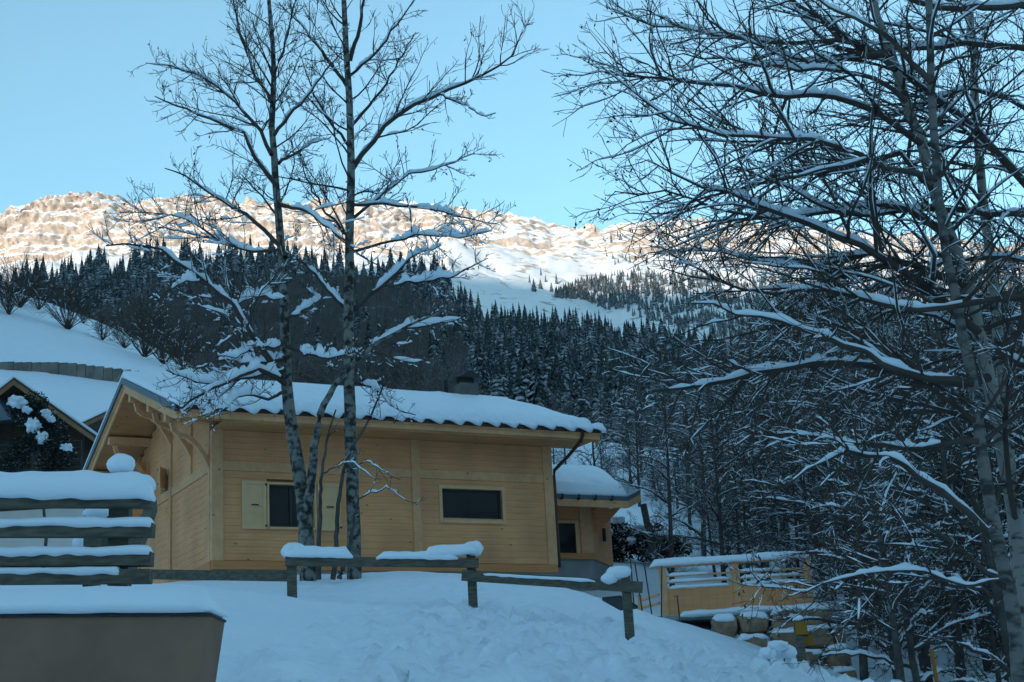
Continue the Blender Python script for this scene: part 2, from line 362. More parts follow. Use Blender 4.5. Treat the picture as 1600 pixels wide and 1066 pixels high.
# the opposite side of the valley, behind the viewer: it keeps the low sun off the valley floor
rows = []
for px in np.linspace(-9000, 9000, 90):
    r = []
    for t in np.linspace(0, 1.3, 14):
        y = -300 - 2900 * t
        z = 1625 * min(t, 1.0) ** 1.25 if t <= 1 else 1625 - (t - 1) * 1500
        r.append((px, y, z - 5 + 60 * fbm(px * .0012, y * .0012, 8) * min(1, t)))
    rows.append(r)
V, Q = fan(None, rows)
tag(big_mesh('opposite_mountain', V, Q[:, ::-1], 'alp'), kind='structure')
V, Q = fan(None, [[(x, y, -1.5 if abs(x) < 90 and -40 < y < 200 else -1.0) for y in (-3500, -1000, -300, -35, 3000)] for x in (-9000, -3000, -85, 85, 3000, 9000)])
tag(big_mesh('valley_floor', V, Q, 'snow_ground'), kind='structure')

# ------------------------------------------------------------------ the new chalet
HC = P(333, 888, 30.0); HA = math.radians(28.3)          # near corner at the base, turn of the long side
FX = np.array([math.cos(HA), math.sin(HA), 0]); GXv = np.array([-FX[1], FX[0], 0])
def HW(s, g, h): return HC + FX * s + GXv * g + np.array([0, 0, h])
chalet = tag(empty('chalet', HC, HA), 'new pale spruce chalet with snowy roof behind the two bare trees', 'house')
LEN, WID, RG, PIT = 7.76, 6.6, 3.3, 0.37
EAV, OVE, OVG, OVR = 3.0, 1.0, 1.0, 0.74                  # roof height at the eave, overhangs at the eave, left gable, right gable
def roof_h(g): return EAV + PIT * (min(g, 2 * RG - g) + OVE)
def board_rows(h0, h1, w=0.135):
    n = max(1, round((h1 - h0) / w)); d = (h1 - h0) / n
    return [(h0 + i * d, h0 + (i + 1) * d - 0.002) for i in range(n)]
# wall core (set back so that windows sit in real reveals)
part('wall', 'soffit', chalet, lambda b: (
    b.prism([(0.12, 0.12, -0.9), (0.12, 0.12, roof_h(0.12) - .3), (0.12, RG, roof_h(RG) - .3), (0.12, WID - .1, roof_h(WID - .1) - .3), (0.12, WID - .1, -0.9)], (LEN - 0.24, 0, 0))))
boxp('plinth', 'concrete', chalet, 0.03, LEN - .03, 0.03, WID - .03, -1.2, 0.02)
openings = [(1.12, 2.17, 0.80, 1.77), (5.04, 6.49, 1.09, 1.77)]
_cache = {}
def board_mesh(L, H):
    k = (round(L, 3), round(H, 3))
    if k not in _cache:
        bv = 0.0035
        b = MB(); v = [(0,0.1,0),(L,0.1,0),(L,0.1,H),(0,0.1,H),(0,bv,0),(L,bv,0),(L,0,bv),(L,0,H-bv),(L,bv,H),(0,bv,H),(0,0,H-bv),(0,0,bv)]
        b.add(v, [(4,5,6,11),(11,6,7,10),(10,7,8,9),(0,1,5,4),(9,8,2,3),(0,4,11,10,9,3),(1,2,8,7,6,5),(0,3,2,1)])
        me = bpy.data.meshes.new('cladding_board'); me.from_pydata(b.v, [], b.f); _cache[k] = me
    return _cache[k]
def put_board(s0, s1, h0, h1, gable=False, m='spruce'):
    me = board_mesh(s1 - s0, h1 - h0)
    if not me.materials: me.materials.append(M[m])
    o = bpy.data.objects.new('cladding_board', me); COL.objects.link(o); o.parent = chalet
    if gable: o.location = (0, s1, h0); o.rotation_euler = (0, 0, -math.pi / 2)
    else: o.location = (s0, 0, h0)
# facade boards between the posts
for (a, b_) in ((0.20, 4.34), (4.53, LEN - 0.20)):
    for (z0, z1) in ((0.16, 1.97), (2.17, 2.80)):
        for (h0, h1) in board_rows(z0, z1):
            cuts = sorted([(o[0], o[1]) for o in openings if o[2] < (h0 + h1) / 2 < o[3] and o[0] < b_ and o[1] > a])
            x = a
            for c0, c1 in cuts:
                if c0 > x: put_board(x, c0, h0, h1)
                x = c1
            if x < b_: put_board(x, b_, h0, h1)
# gable boards
for (a, b_) in ((0.20, 3.02), (3.20, 5.72), (5.90, WID - .1)):
    for (z0, z1) in ((0.16, 1.97), (2.17, 4.3)):
        for (h0, h1) in board_rows(z0, z1):
            lo, hi = a, b_
            lim = roof_h(0) - .28
            if h1 > lim:
                k = (h1 + .28 - EAV) / PIT - OVE; lo = max(lo, k); hi = min(hi, 2 * RG - k)
            if hi - lo < 0.1: continue
            w = (3.30, 3.95, 2.14, 2.62)
            if a == 3.20 and w[2] < (h0 + h1) / 2 < w[3]:
                if w[1] < hi: put_board(w[1], hi, h0, h1, True)
                continue
            put_board(lo, hi, h0, h1, True)
boxp('base_board', 'spruce_red', chalet, -0.015, LEN + .02, -0.03, 0.1, -0.02, 0.15)
boxp('base_board', 'spruce_red', chalet, -0.035, 0.1, 0.1, WID, -0.02, 0.15)
for s0, s1 in ((-0.03, 0.20), (4.34, 4.53), (LEN - 0.20, LEN + 0.03)): boxp('post', 'spruce_pale', chalet, s0, s1, -0.035, 0.12, 0.152, 2.80)
boxp('post', 'spruce_pale', chalet, LEN - .02, LEN + 0.028, 0.121, WID, 0.152, 3.2)
boxp('beam', 'spruce_pale', chalet, 0.201, 4.339, -0.02, 0.11, 1.97, 2.165)
boxp('beam', 'spruce_pale', chalet, 4.531, LEN - .201, -0.02, 0.11, 1.97, 2.165)
boxp('beam', 'spruce_pale', chalet, -0.022, 0.1, 0.13, WID, 1.97, 2.165)
for g0, g1, z0, z1 in ((0.121, 0.24, 0.152, 3.05), (1.47, 1.62, 2.167, 3.58), (3.03, 3.19, 0.152, 4.2), (5.73, 5.89, 0.152, 3.4)):
    boxp('post', 'spruce_pale', chalet, -0.04, 0.1, g0, g1, z0, z1)
# purlins, brackets
for g in (0.18, 1.545, 3.11, 5.0, 6.42):
    h = roof_h(g) - 0.30
    boxp('purlin', 'spruce_pale', chalet, -OVG + .06, 0.3, g - .09, g + .09, h - .17, h)
br = [(0.02, -0.95), (-0.13, -0.66), (-0.30, -0.44), (-0.48, -0.31), (-0.63, -0.28), (-0.75, -0.20), (-0.80, -0.02)]
for g in (0.18, 1.545, 3.11, 5.0):
    h = roof_h(g) - 0.47
    def f(b, g=g, h=h):
        n = len(br)
        for i in range(n - 1):
            (s0, z0), (s1, z1) = br[i], br[i + 1]
            d = np.array([s1 - s0, z1 - z0]); nrm = np.array([-d[1], d[0]]) / np.linalg.norm(d) * 0.045
            b.prism([(s0 - nrm[0], g - .05, h + z0 - nrm[1]), (s0 + nrm[0], g - .05, h + z0 + nrm[1]), (s1 + nrm[0], g - .05, h + z1 + nrm[1]), (s1 - nrm[0], g - .05, h + z1 - nrm[1])], (0, .1, 0))
    part('bracket', 'spruce_pale', chalet, f)
for i in range(8): boxp('screen_board', 'spruce', chalet, -0.80, -0.041, 5.12, 5.16, 1.75 + i * .175, 1.92 + i * .175)
# roof: two slopes with boarded underside, fascia, metal edge
SL, SR = -OVG, LEN + OVR
def slope_prism(b, g0, g1, dz0, dz1, s0=SL, s1=SR):
    b.prism([(s0, g0, roof_h(g0) + dz0), (s0, g1, roof_h(g1) + dz0), (s0, g1, roof_h(g1) + dz1), (s0, g0, roof_h(g0) + dz1)], (s1 - s0, 0, 0))
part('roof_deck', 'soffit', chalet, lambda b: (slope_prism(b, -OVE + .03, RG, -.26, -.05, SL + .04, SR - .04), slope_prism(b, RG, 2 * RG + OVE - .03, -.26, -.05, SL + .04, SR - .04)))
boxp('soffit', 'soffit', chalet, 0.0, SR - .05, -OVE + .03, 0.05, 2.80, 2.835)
part('roof_cover', 'tile', chalet, lambda b: (slope_prism(b, -OVE - .05, RG, -.05, .02, SL - .05, SR + .02), slope_prism(b, RG, 2 * RG + OVE + .05, -.05, .02, SL - .05, SR + .02)))
for g0, g1 in ((-OVE - .055, RG), (RG, 2 * RG + OVE + .055)):
    part('edge_flashing', 'flash', chalet, lambda b: slope_prism(b, g0, g1, -.10, .035, SL - .075, SL - .051))
part('fascia', 'spruce_pale', chalet, lambda b: b.box(SL + .03, SR, -OVE - .01, -OVE + .03, 2.79, 2.925))
part('fascia', 'spruce', chalet, lambda b: b.box(SL + .03, SR, -OVE - .035, -OVE - .011, 2.89, 2.965))
for k, (d0, d1, ds) in enumerate(((-.30, -.13, 0.0), (-.16, -.052, -.03))):
    part('rake_board', 'spruce_pale', chalet, lambda b: slope_prism(b, -OVE + .02, RG, d0, d1, SL + ds, SL + .035 + ds))
    part('rake_board', 'spruce_pale', chalet, lambda b: slope_prism(b, RG, 2 * RG + OVE, d0, d1, SL + ds, SL + .035 + ds))
part('rake_board', 'spruce_pale', chalet, lambda b: slope_prism(b, -OVE + .02, RG, -.30, -.06, SR - .035, SR))
# eave brackets that hold the snow back
nb = int((SR - SL) / 0.45)
for i in range(nb + 1):
    s = SL + .25 + i * 0.45
    if s > SR - .05: break
    part('eave_hook', 'iron', chalet, lambda b: (b.box(s - .02, s + .02, -OVE - .09, -OVE - .036, 2.93, 2.96), b.box(s - .02, s + .02, -OVE - .11, -OVE - .085, 2.93, 3.03)))
# snow on the roof
def roof_snow(parent, s0, s1, gE, gT, hE, pit, th, wave=0.45, ns=240, ng=30, skew=0.0, seed=1, scal=1.0):
    V = []; rows = []
    for i in range(ns + 1):
        u = i / ns; r = []
        for j in range(ng + 1):
            v = j / ng
            sh = s0 + (s1 - s0) * u
            cw = 0.5 + 0.5 * math.cos(2 * math.pi * sh / wave + .8 * mnoise.noise(Vector((sh * .7, 5, seed)))); e = 0.15 * cw * scal + 0.06 * mnoise.noise(Vector((sh * 1.3, seed, 0)))
            g = gE - e + (gT - gE + e) * v ** 1.3
            s = sh + skew * (g - gE) * u
            ed = min((g - gE + e) / 0.22, (s1 + skew * (g - gE) - s) / 0.22 if u > .5 else (s - s0) / 0.22, 1.0); ed = max(0.0, ed)
            t = th * (0.25 + 0.75 * math.sqrt(max(0, 1 - (1 - ed) ** 2)))
            t *= 1 + scal * 0.55 * (cw - .5) * math.exp(-max(0, g - gE) / .35)
            t *= 1 + 0.22 * fbm(s * .8, g * .8, seed) + 0.06 * mnoise.noise(Vector((s * 4, g * 4, seed)))
            dent = max(0, mnoise.noise(Vector((s * 2.2, g * .5, 3 + seed))) - .25) * .25 * math.exp(-((g - gE - .35) / .25) ** 2)
            r.append((s, g, hE + pit * (g - gE) + t - dent))
        rows.append(r)
    top = np.array(rows); n, k = top.shape[:2]
    bot = top.copy(); bot[:, :, 2] = hE + pit * (bot[:, :, 1] - gE) - 0.004 - scal * 0.55 * np.clip(gE - .02 - bot[:, :, 1], 0, 1)
    V = np.concatenate([top.reshape(-1, 3), bot.reshape(-1, 3)])
    a = np.arange(n * k).reshape(n, k); b = a + n * k
    Q = [np.stack([a[:-1, :-1], a[1:, :-1], a[1:, 1:], a[:-1, 1:]], -1).reshape(-1, 4), np.stack([b[:-1, :-1], b[:-1, 1:], b[1:, 1:], b[1:, :-1]], -1).reshape(-1, 4)]
    for e1, e2 in ((a[:, 0], b[:, 0]), (b[:, -1], a[:, -1])): Q.append(np.stack([e1[:-1], e2[:-1], e2[1:], e1[1:]], -1))
    for e1, e2 in ((b[0], a[0]), (a[-1], b[-1])): Q.append(np.stack([e1[:-1], e2[:-1], e2[1:], e1[1:]], -1))
    return big_mesh('roof_snow', V, np.concatenate(Q)[:, ::-1], 'snow', parent)
roof_snow(chalet, SL - .06, SR + .04, -OVE - .08, RG + .02, EAV + .02, PIT, 0.17)
def far_snow(b):
    slope_prism(b, RG, 2 * RG + OVE + .06, .021, .21, SL - .03, SR + .03)
part('roof_snow', 'snow', chalet, far_snow)
# windows
def window(name, s0, s1, h0, h1, fw, sill):
    w = empty(name); w.parent = chalet
    part('frame', 'shutter', w, lambda b: (b.box(s0 - fw, s0, -.03, .1, h0 - fw, h1 + fw), b.box(s1, s1 + fw, -.03, .1, h0 - fw, h1 + fw), b.box(s0, s1, -.03, .1, h1, h1 + fw), b.box(s0, s1, -.03 - sill, .1, h0 - fw, h0)))
    part('casement', 'inside', w, lambda b: (b.box(s0, s0 + .05, .07, .11, h0, h1), b.box(s1 - .05, s1, .07, .11, h0, h1), b.box(s0 + .05, s1 - .05, .07, .11, h1 - .05, h1), b.box(s0 + .05, s1 - .05, .07, .11, h0, h0 + .05)))
    boxp('pane', 'glass', w, s0 + .05, s1 - .05, .09, .115, h0 + .05, h1 - .05)
    return w
w1 = window('window', 1.16, 2.13, 0.84, 1.72, 0.045, 0.04)
boxp('mullion', 'inside', w1, 1.62, 1.67, .06, .112, .89, 1.67)
window('window', 5.04, 6.49, 1.09, 1.77, 0.07, 0.02)
def shutter(parent, x, y, z, w, h, rz=0.0):
    e = empty('shutter', (x, y, z), rz); e.parent = parent
    part('panel', 'shutter', e, lambda b: b.box(0.07, w - .07, -.03, -.005, .07, h - .07))
    part('stile', 'shutter', e, lambda b: (b.box(0, .07, -.045, 0, 0, h), b.box(w - .07, w, -.045, 0, 0, h), b.box(.07, w - .07, -.045, 0, 0, .07), b.box(.07, w - .07, -.045, 0, h - .07, h), b.box(.07, w - .07, -.045, 0, h / 2 - .03, h / 2 + .03)))
    part('latch', 'iron', e, lambda b: b.box(w * .38, w * .68, -.062, -.046, h / 2 - .012, h / 2 + .012))
    part('hinge', 'iron', e, lambda b: (b.box(w - .03, w + .015, -.055, -.046, .05, .09), b.box(w - .03, w + .015, -.055, -.046, h - .09, h - .05)))
shutter(chalet, 0.585, -.002, 0.79, 0.51, 0.98); shutter(chalet, 2.20, -.002, 0.79, 0.50, 0.98)
gw = empty('window'); gw.parent = chalet
part('pane', 'glass', gw, lambda b: b.box(.08, .1, 3.32, 3.93, 2.18, 2.60))
part('frame', 'shutter', gw, lambda b: (b.box(-.02, .1, 3.93, 3.98, 2.167, 2.66), b.box(-.02, .1, 3.27, 3.32, 2.167, 2.66), b.box(-.02, .1, 3.32, 3.93, 2.60, 2.66)))
shutter(chalet, -0.03, 3.38, 2.18, 0.34, 0.46, math.radians(-130))
# down pipe
part('downpipe', 'copper', chalet, lambda b: b.tube([(8.02, -OVE - .06, 2.97), (8.02, -OVE - .07, 2.86), (8.0, -OVE - .02, 2.74), (7.95, -.5, 2.5), (LEN + .09, -.02, 2.27), (LEN + .09, .02, 2.1), (LEN + .09, .02, .1)], 0.04, 8), True)
# chimney
ch = empty('chimney', (7.42, RG + .1, roof_h(RG))); ch.parent = chalet
boxp('stack', 'dark_render', ch, -.24, .24, -.24, .24, -.4, .46)
part('cowl', 'iron', ch, lambda b: (b.box(-.16, .16, -.16, .16, .461, .60), b.prism([(-.3, -.3, .60), (.34, -.3, .60), (.02, -.3, .78)], (0, .6, 0))), False)
boxp('flue_pipe', 'iron', chalet, 6.93, 7.03, RG + .3, RG + .4, roof_h(RG) - .1, roof_h(RG) + .62)

# the low annex on its right, with one corner cut at 45 degrees
ax_g, ax_s, kk = 2.0, 9.95, 1.35
foot = [(LEN + .03, ax_g), (ax_s, ax_g), (ax_s + kk, ax_g + kk), (ax_s + kk, 5.6), (LEN + .03, 5.6)]
part('annex_wall', 'spruce', chalet, lambda b: b.prism([(s, g, .60) for s, g in foot][::-1], (0, 0, 1.9)))
foot2_ = [(LEN + .03, ax_g + .05), (ax_s - .02, ax_g + .05), (ax_s + kk - .05, ax_g + kk), (ax_s + kk - .05, 5.5), (LEN + .03, 5.5)]
part('annex_plinth', 'concrete', chalet, lambda b: b.prism([(s, g, -1.6) for s, g in foot2_][::-1], (0, 0, 2.19)))
boxp('annex_beam', 'spruce_red', chalet, LEN + .03, ax_s, ax_g - .025, ax_g - .002, .58, .72)
boxp('annex_post', 'spruce_pale', chalet, 9.60, ax_s - .02, ax_g - .03, ax_g - .002, .722, 1.85)
wa = empty('annex_window'); wa.parent = chalet
part('frame', 'shutter', wa, lambda b: (b.box(8.60, 9.53, ax_g - .045, ax_g - .003, 1.43, 1.50), b.box(9.45, 9.53, ax_g - .045, ax_g - .003, .722, 1.43)))
boxp('pane', 'glass', wa, 8.40, 9.45, ax_g - .02, ax_g - .004, .722, 1.43)
dq = np.array([math.sqrt(.5), math.sqrt(.5)])
part('wall_lamp', 'iron', chalet, lambda b: b.tube([(ax_s + .62, ax_g + .50, 1.10), (ax_s + .62, ax_g + .50, 1.42)], .045, 8))
geA, heA = 1.0, 1.93
def rA(g): return heA + PIT * (g - geA)
outl = [(LEN + .05, geA), (10.38, geA), (10.38 + 1.05, geA + 1.05), (10.38 + 1.05, 4.5), (LEN + .05, 4.5)]
part('annex_roof', 'flash', chalet, lambda b: b.prism([(s, g, rA(g) - .09) for s, g in outl][::-1], (0, 0, .10)))
part('annex_soffit', 'soffit', chalet, lambda b: b.prism([(s - .02 if s > 9 else s, g + .04, rA(g) - .22) for s, g in outl][::-1], (0, 0, .12)))
part('annex_fascia', 'spruce_pale', chalet, lambda b: (b.box(LEN + .05, 10.38, geA - .01, geA + .03, rA(geA) - .27, rA(geA) - .10)))
part('annex_fascia', 'spruce_pale', chalet, lambda b: b.prism([(10.38, geA, rA(geA) - .27), (11.43, geA + 1.05, rA(geA + 1.05) - .27), (11.43, geA + 1.05, rA(geA + 1.05) - .1), (10.38, geA, rA(geA) - .1)], (-.03, .03, 0)))
part('annex_bracket', 'spruce_red', chalet, lambda b: b.prism([(ax_s + .1, ax_g - .02, 1.78), (ax_s + .1 + .75, ax_g - .02 + .0, 1.86), (ax_s + .55, ax_g + .25, 1.62), (ax_s + .25, ax_g + .2, 1.25)], (-.05, .05, 0)))
roof_snow(chalet, LEN + .06, 10.36, geA + .02, 3.9, heA + .02, PIT, 0.26, wave=5.0, ns=40, ng=22, skew=0.42, seed=4, scal=.15)
for i in range(5):
    s = 8.1 + i * .45
    part('eave_hook', 'iron', chalet, lambda b: (b.box(s - .02, s + .02, geA - .09, geA - .011, rA(geA) - .12, rA(geA) - .08), b.box(s - .02, s + .02, geA - .11, geA - .085, rA(geA) - .12, rA(geA) - .0)))

# ------------------------------------------------------------------ fences and walls
# the old rail fence on the bank
fence = tag(empty('rail_fence', P(457, 962, 22.0)), 'old grey post and rail fence crossing the snowy bank below the chalet', 'fence')
def in_f(p): return tuple(np.array(p) - np.array(fence.location))
def fpost(px, ytop, ybot, Y, w=0.13):
    a = P(px[1], ybot, Y); b = P(px[0], ytop, Y)
    part('post', 'old_wood', fence, lambda m: m.bar(in_f(a - np.array([0, 0, .5])), in_f((a[0], a[1], b[2])), w, w * .8, up=(0, 1, 0)))
fpost((455, 457), 868, 962, 22.0); fpost((735, 740), 864, 960, 22.0); fpost((972, 985), 901, 1005, 21.5)
rails = [((195, 897, 23.0), (460, 901, 22.1), .145), ((446, 877, 21.9), (748, 880, 21.9), .135), ((722, 899, 21.9), (1004, 918, 21.4), .155)]
for a, b_, h in rails:
    part('rail', 'old_wood', fence, lambda m: m.bar(in_f(P(*a)), in_f(P(*b_)), .05, h))
def fcap(a, b_, w, h, seed, **k): part('snow_cap', 'snow', fence, lambda m: m.snow_cap(in_f(a), in_f(b_), w, h, seed, **k), True)
fcap(P(444, 868, 21.9), P(552, 871, 21.9), .17, .14, 1); fcap(P(588, 872, 21.9), P(716, 873, 21.9), .16, .10, 2)
fcap(P(660, 872, 21.9), P(745, 862, 21.9), .17, .17, 5)
for k, (px, py, Y, r) in enumerate(((459, 861, 22.0, (.19, .17, .12)), (739, 858, 22.0, (.15, .15, .12)), (967, 895, 21.5, (.19, .16, .10)), (952, 904, 21.45, (.12, .12, .08)))):
    part('snow_cap', 'snow', fence, lambda m: m.blob(in_f(P(px, py, Y)), r, 3 + k), True)
fcap(P(752, 897, 21.85), P(930, 908, 21.5), .07, .025, 8)

# the low rendered wall, its end leaning back
ww = tag(empty('rendered_wall', P(330, 962, 8.5)), 'low brown rendered wall under a thick pillow of snow, below the rail fence with many rails', 'wall')
o3 = np.array(ww.location)
def wl(p): return tuple(np.array(p) - o3)
pa, pb = P(330, 962, 8.5), P(-260, 966, 8.5)
lean = P(314, 1066, 8.45) - pa; lean *= 2.2 / abs(lean[2])
part('wall_body', 'render', ww, lambda b: b.prism([wl(pa), wl(pa + lean), wl((pb[0], pb[1], pa[2] + lean[2])), wl(pb)][::-1], (0, .38, 0)))
part('coping', 'iron', ww, lambda b: b.prism([wl(pa + np.array([.008, -.012, -.004])), wl(pb + np.array([0, -.012, -.004])), wl(pb + np.array([0, -.012, .010])), wl(pa + np.array([.008, -.012, .010]))], (0, .40, 0)))
part('snow_cap', 'snow', ww, lambda b: b.snow_cap(wl(pb + np.array([0, .19, .02])), (.03, .19, .022), .43, .155, 11, var=.12, droop=.006), True)

# the near fence with four rails
nf = tag(empty('plank_fence', P(240, 785, 10.0)), 'weathered fence of four stacked rails carrying deep snow, above the brown wall', 'fence')
o4 = np.array(nf.location)
def nl(p): return tuple(np.array(p) - o4)
for k, (yl, yr, xr, hh, sh, xs) in enumerate([(783, 785, 238, .075, .17, 240), (829, 829, 240, .09, .048, 240), (875, 874, 238, .09, .052, 238), (904, 901, 236, .09, .034, 190)]):
    a, b_ = P(-200, yl, 10.0), P(xr, yr, 10.0)
    part('rail', 'old_wood', nf, lambda m: m.bar(nl(a), nl(b_), .10, hh))
    c_ = P(xs, yr, 10.0)
    part('snow_cap', 'snow', nf, lambda m: m.snow_cap(nl(a + np.array([0, 0, hh * .45])), nl(np.array([c_[0], c_[1], b_[2] + hh * .45])), .125 if k else .18, sh, 20 + k, var=.6 if k else .3, n=130, droop=.022), True)
for px, Y, w in ((189, 10.12, .135), (146, 10.75, .10)):
    b_ = P(px, 768, Y)
    part('post', 'old_wood', nf, lambda m: m.box(b_[0] - o4[0] - w / 2, b_[0] - o4[0] + w / 2, Y - o4[1] - .05, Y - o4[1] + .05, 2.0 - o4[2], b_[2] - o4[2] + (.12 if Y < 10.5 else -.12)))
part('brace', 'old_wood', nf, lambda m: m.bar(nl(P(196, 905, 10.2)), nl(P(238, 790, 11.2)), .07, .09))
part('snow_cap', 'snow', nf, lambda m: (m.blob(nl(P(189, 726, 10.1)), (.098, .09, .072), 1, .12), m.blob(nl(P(216, 757, 10.05)), (.12, .10, .075), 2, .2)), True)
part('snow_cap', 'snow', nf, lambda m: (m.blob(nl(P(151, 801, 10.75)), (.10, .09, .055), 3, .12), m.blob(nl(P(128, 847, 11.2)), (.07, .07, .07), 4, .12)), True)

# ------------------------------------------------------------------ terrace on the right with its balustrade, over a boulder wall
DY = 30.0
d0, d1 = P(1034, 962, DY), P(1272, 948, DY)
deck = tag(empty('terrace_balustrade', d0), 'new pale wooden balustrade with open slats over a boarded panel, capped with snow', 'balustrade')
DL = d1[0] - d0[0]; hz = lambda x: (d1[2] - d0[2]) * x / DL
DH = .93
for x in (0.02, DL * .485, DL - .12): boxp('post', 'spruce_pale', deck, x, x + .12, -.03, .09, hz(x) - .15, hz(x) + DH)
for i, (z, h) in enumerate(((.50, .05), (.63, .035), (.755, .035))):
    for a, b_ in ((.14, DL * .485), (DL * .485 + .12, DL - .12)):
        part('slat', 'spruce_pale', deck, lambda m: m.bar((a, .02, z + hz(a)), (b_, .02, z + hz(b_)), .05, h))
        part('snow_cap', 'snow', deck, lambda m: m.snow_cap((a + .02, .03, z + hz(a) + h * .5), (b_ - .05 - .4 * (i == 2), .03, z + hz(b_) + h * .5), .09, .045, 40 + i, var=.6), True)
part('top_rail', 'spruce_pale', deck, lambda m: m.bar((-.12, .03, DH + .02 + hz(0)), (DL + .02, .03, DH + .02 + hz(DL)), .16, .04))
part('snow_cap', 'snow', deck, lambda m: m.snow_cap((-.16, .03, DH + .04 + hz(0)), (DL + .03, .03, DH + .04 + hz(DL)), .22, .13, 45, var=.2), True)
nbd = 17
for i in range(nbd):
    x0 = .14 + (DL - .26) * i / nbd; x1 = .14 + (DL - .26) * (i + 1) / nbd - .002
    part('panel_board', 'spruce', deck, lambda m: m.prism([(x0, 0, hz(x0)), (x1, 0, hz(x1)), (x1, 0, hz(x1) + .47), (x0, 0, hz(x0) + .47)], (0, .03, 0)))
part('return_rail', 'spruce_pale', deck, lambda m: (m.bar((-.35, .3, .35), (-.02, .05, .42), .05, .05), m.bar((-.35, .3, .2), (-.02, .05, .25), .05, .05), m.box(-.42, -.34, .26, .34, -.4, .45)))
part('terrace_slab', 'concrete', deck, lambda m: m.prism([(-.2, -.12, hz(0) - .12), (DL + .15, -.12, hz(DL) - .12), (DL + .15, -.12, hz(DL) - .02), (-.2, -.12, hz(0) - .02)], (0, 2.6, 0)))
part('snow_cap', 'snow', deck, lambda m: m.snow_cap((.3, -.22, -.06), (DL + .35, -.22, hz(DL) - .05), .34, .11, 47, var=.3), True)

bw = tag(empty('boulder_wall', P(1200, 1040, 28.5)), 'rough wall of tan boulders with snow on every ledge, under the balustrade', 'wall')
o5 = np.array(bw.location); rb = random.Random(3)
for r, (ya, yb, xa, xb) in enumerate(((985, 962, 1110, 1300), (1015, 992, 1150, 1312), (1045, 1025, 1185, 1318), (1078, 1060, 1200, 1328), (1110, 1092, 1205, 1335))):
    x = xa
    while x < xb - 14:
        w = rb.uniform(34, 62); w = min(w, xb - x + 8); t = (x + w / 2 - xa) / (xb - xa)
        c_ = P(x + w / 2, ya + (yb - ya) * t, 28.9 - r * .22)
        sx = w / 2 * 28.8 / 2450 * 1.04
        def f(b):
            b.pw = .6; b.blob((0, 0, 0), (sx, .30, .20), rb.random() * 50, .55, 8, 6, 2.4)
        o = part('boulder', 'stone', bw, f, False); o.location = c_ - o5
        sn = part('snow_cap', 'snow', bw, lambda b: b.snow_cap((-sx * .9, -.12, .13), (sx * .9, -.12, .13 + rb.uniform(-.02, .04)), .30, .10, rb.random() * 60, var=.6), True); sn.location = c_ - o5
        x += w

# sign post at the foot of the bank
sp_ = tag(empty('sign_post', P(1256, 1066, 22.0)), 'grey wooden post with yellow way signs and a small white plate by the boulder wall', 'sign')
o6 = np.array(sp_.location)
def sl(p): return tuple(np.array(p) - o6)
part('post', 'old_wood', sp_, lambda b: b.box(-.06, .06, -.05, .05, -.8, P(1252, 968, 22.0)[2] - o6[2]))
def plate(name, m, x0, x1, y0, y1, dy):
    a, b_ = P(x0, y1, 22.0 - .08 - dy), P(x1, y0, 22.0 - .08 - dy)
    return part(name, m, sp_, lambda q: q.box(a[0] - o6[0], b_[0] - o6[0], -.08 - dy, -.06 - dy, a[2] - o6[2], b_[2] - o6[2]))
plate('sign_plate', 'yellow', 1244, 1260, 971, 992, 0); plate('sign_plate', 'yellow', 1256, 1272, 994, 1009, -.16)
a = P(1248, 1047, 21.9); b_ = P(1264, 1038, 21.9); tp = P(1256, 1031, 21.9)
part('house_shaped_plate', 'white', sp_, lambda q: q.prism([sl((a[0], 21.9, a[2])), sl((b_[0], 21.9, a[2])), sl((b_[0], 21.9, b_[2])), sl((tp[0], 21.9, tp[2])), sl((a[0], 21.9, b_[2]))], (0, .02, 0)))
part('snow_cap', 'snow', sp_, lambda b: b.blob((0, 0, P(1252, 966, 22.0)[2] - o6[2]), (.085, .08, .05), 2), True)
pk = P(1463, 1050, 24.0)
tag(part('marker_pole', 'orange', None, lambda b: b.tube([pk + np.array([.04, 0, -1.8]), pk + np.array([-.03, 0, .35])], .03, 8)), 'thin orange marker pole standing at the edge of the wood', 'pole')
bl = P(968, 942, 23.6)
tag(part('plank', 'iron', None, lambda b: b.bar(bl + np.array([-.14, -.3, .05]), bl + np.array([.16, .3, -.06]), .30, .05)), 'dark board lying tilted on the snow beside the chalet plinth', 'board')

# ------------------------------------------------------------------ trees: batches of curved branches turned into tubes, snow lying along them
UPZ = np.array([0, 0, 1.0])
def unit(v): return v / (np.linalg.norm(v, axis=-1, keepdims=True) + 1e-9)
def resample(pts, rad, n):
    pts = np.array(pts, float); rad = np.array(rad, float)
    d = np.r_[0, np.cumsum(np.linalg.norm(np.diff(pts, axis=0), axis=1))]; t = np.linspace(0, d[-1], n)
    m = np.arange(len(d))
    return np.stack([np.interp(t, d, pts[:, k]) for k in range(3)], 1), np.interp(t, d, rad)
def frames(B):
    T = np.gradient(B, axis=1); T = unit(T)
    ref = np.where(np.abs(T[..., 2:3]) < 0.9, UPZ, np.array([1.0, 0, 0]))
    X = unit(np.cross(T, ref)); return T, X, np.cross(X, T)
def tubes(B, R, sides):
    """B (k,n,3) centre lines, R (k,n) radii -> verts, quads"""
    k, n = R.shape; T, X, Yv = frames(B)
    a = np.arange(sides) * 2 * math.pi / sides
    V = B[:, :, None] + (X[:, :, None] * np.cos(a)[:, None] + Yv[:, :, None] * np.sin(a)[:, None]) * R[:, :, None, None]
    i = np.arange(k * n * sides).reshape(k, n, sides); j = np.roll(i, -1, 2)
    return V.reshape(-1, 3), np.stack([i[:, :-1], j[:, :-1], j[:, 1:], i[:, 1:]], -1).reshape(-1, 4)
SNOW_Z = None
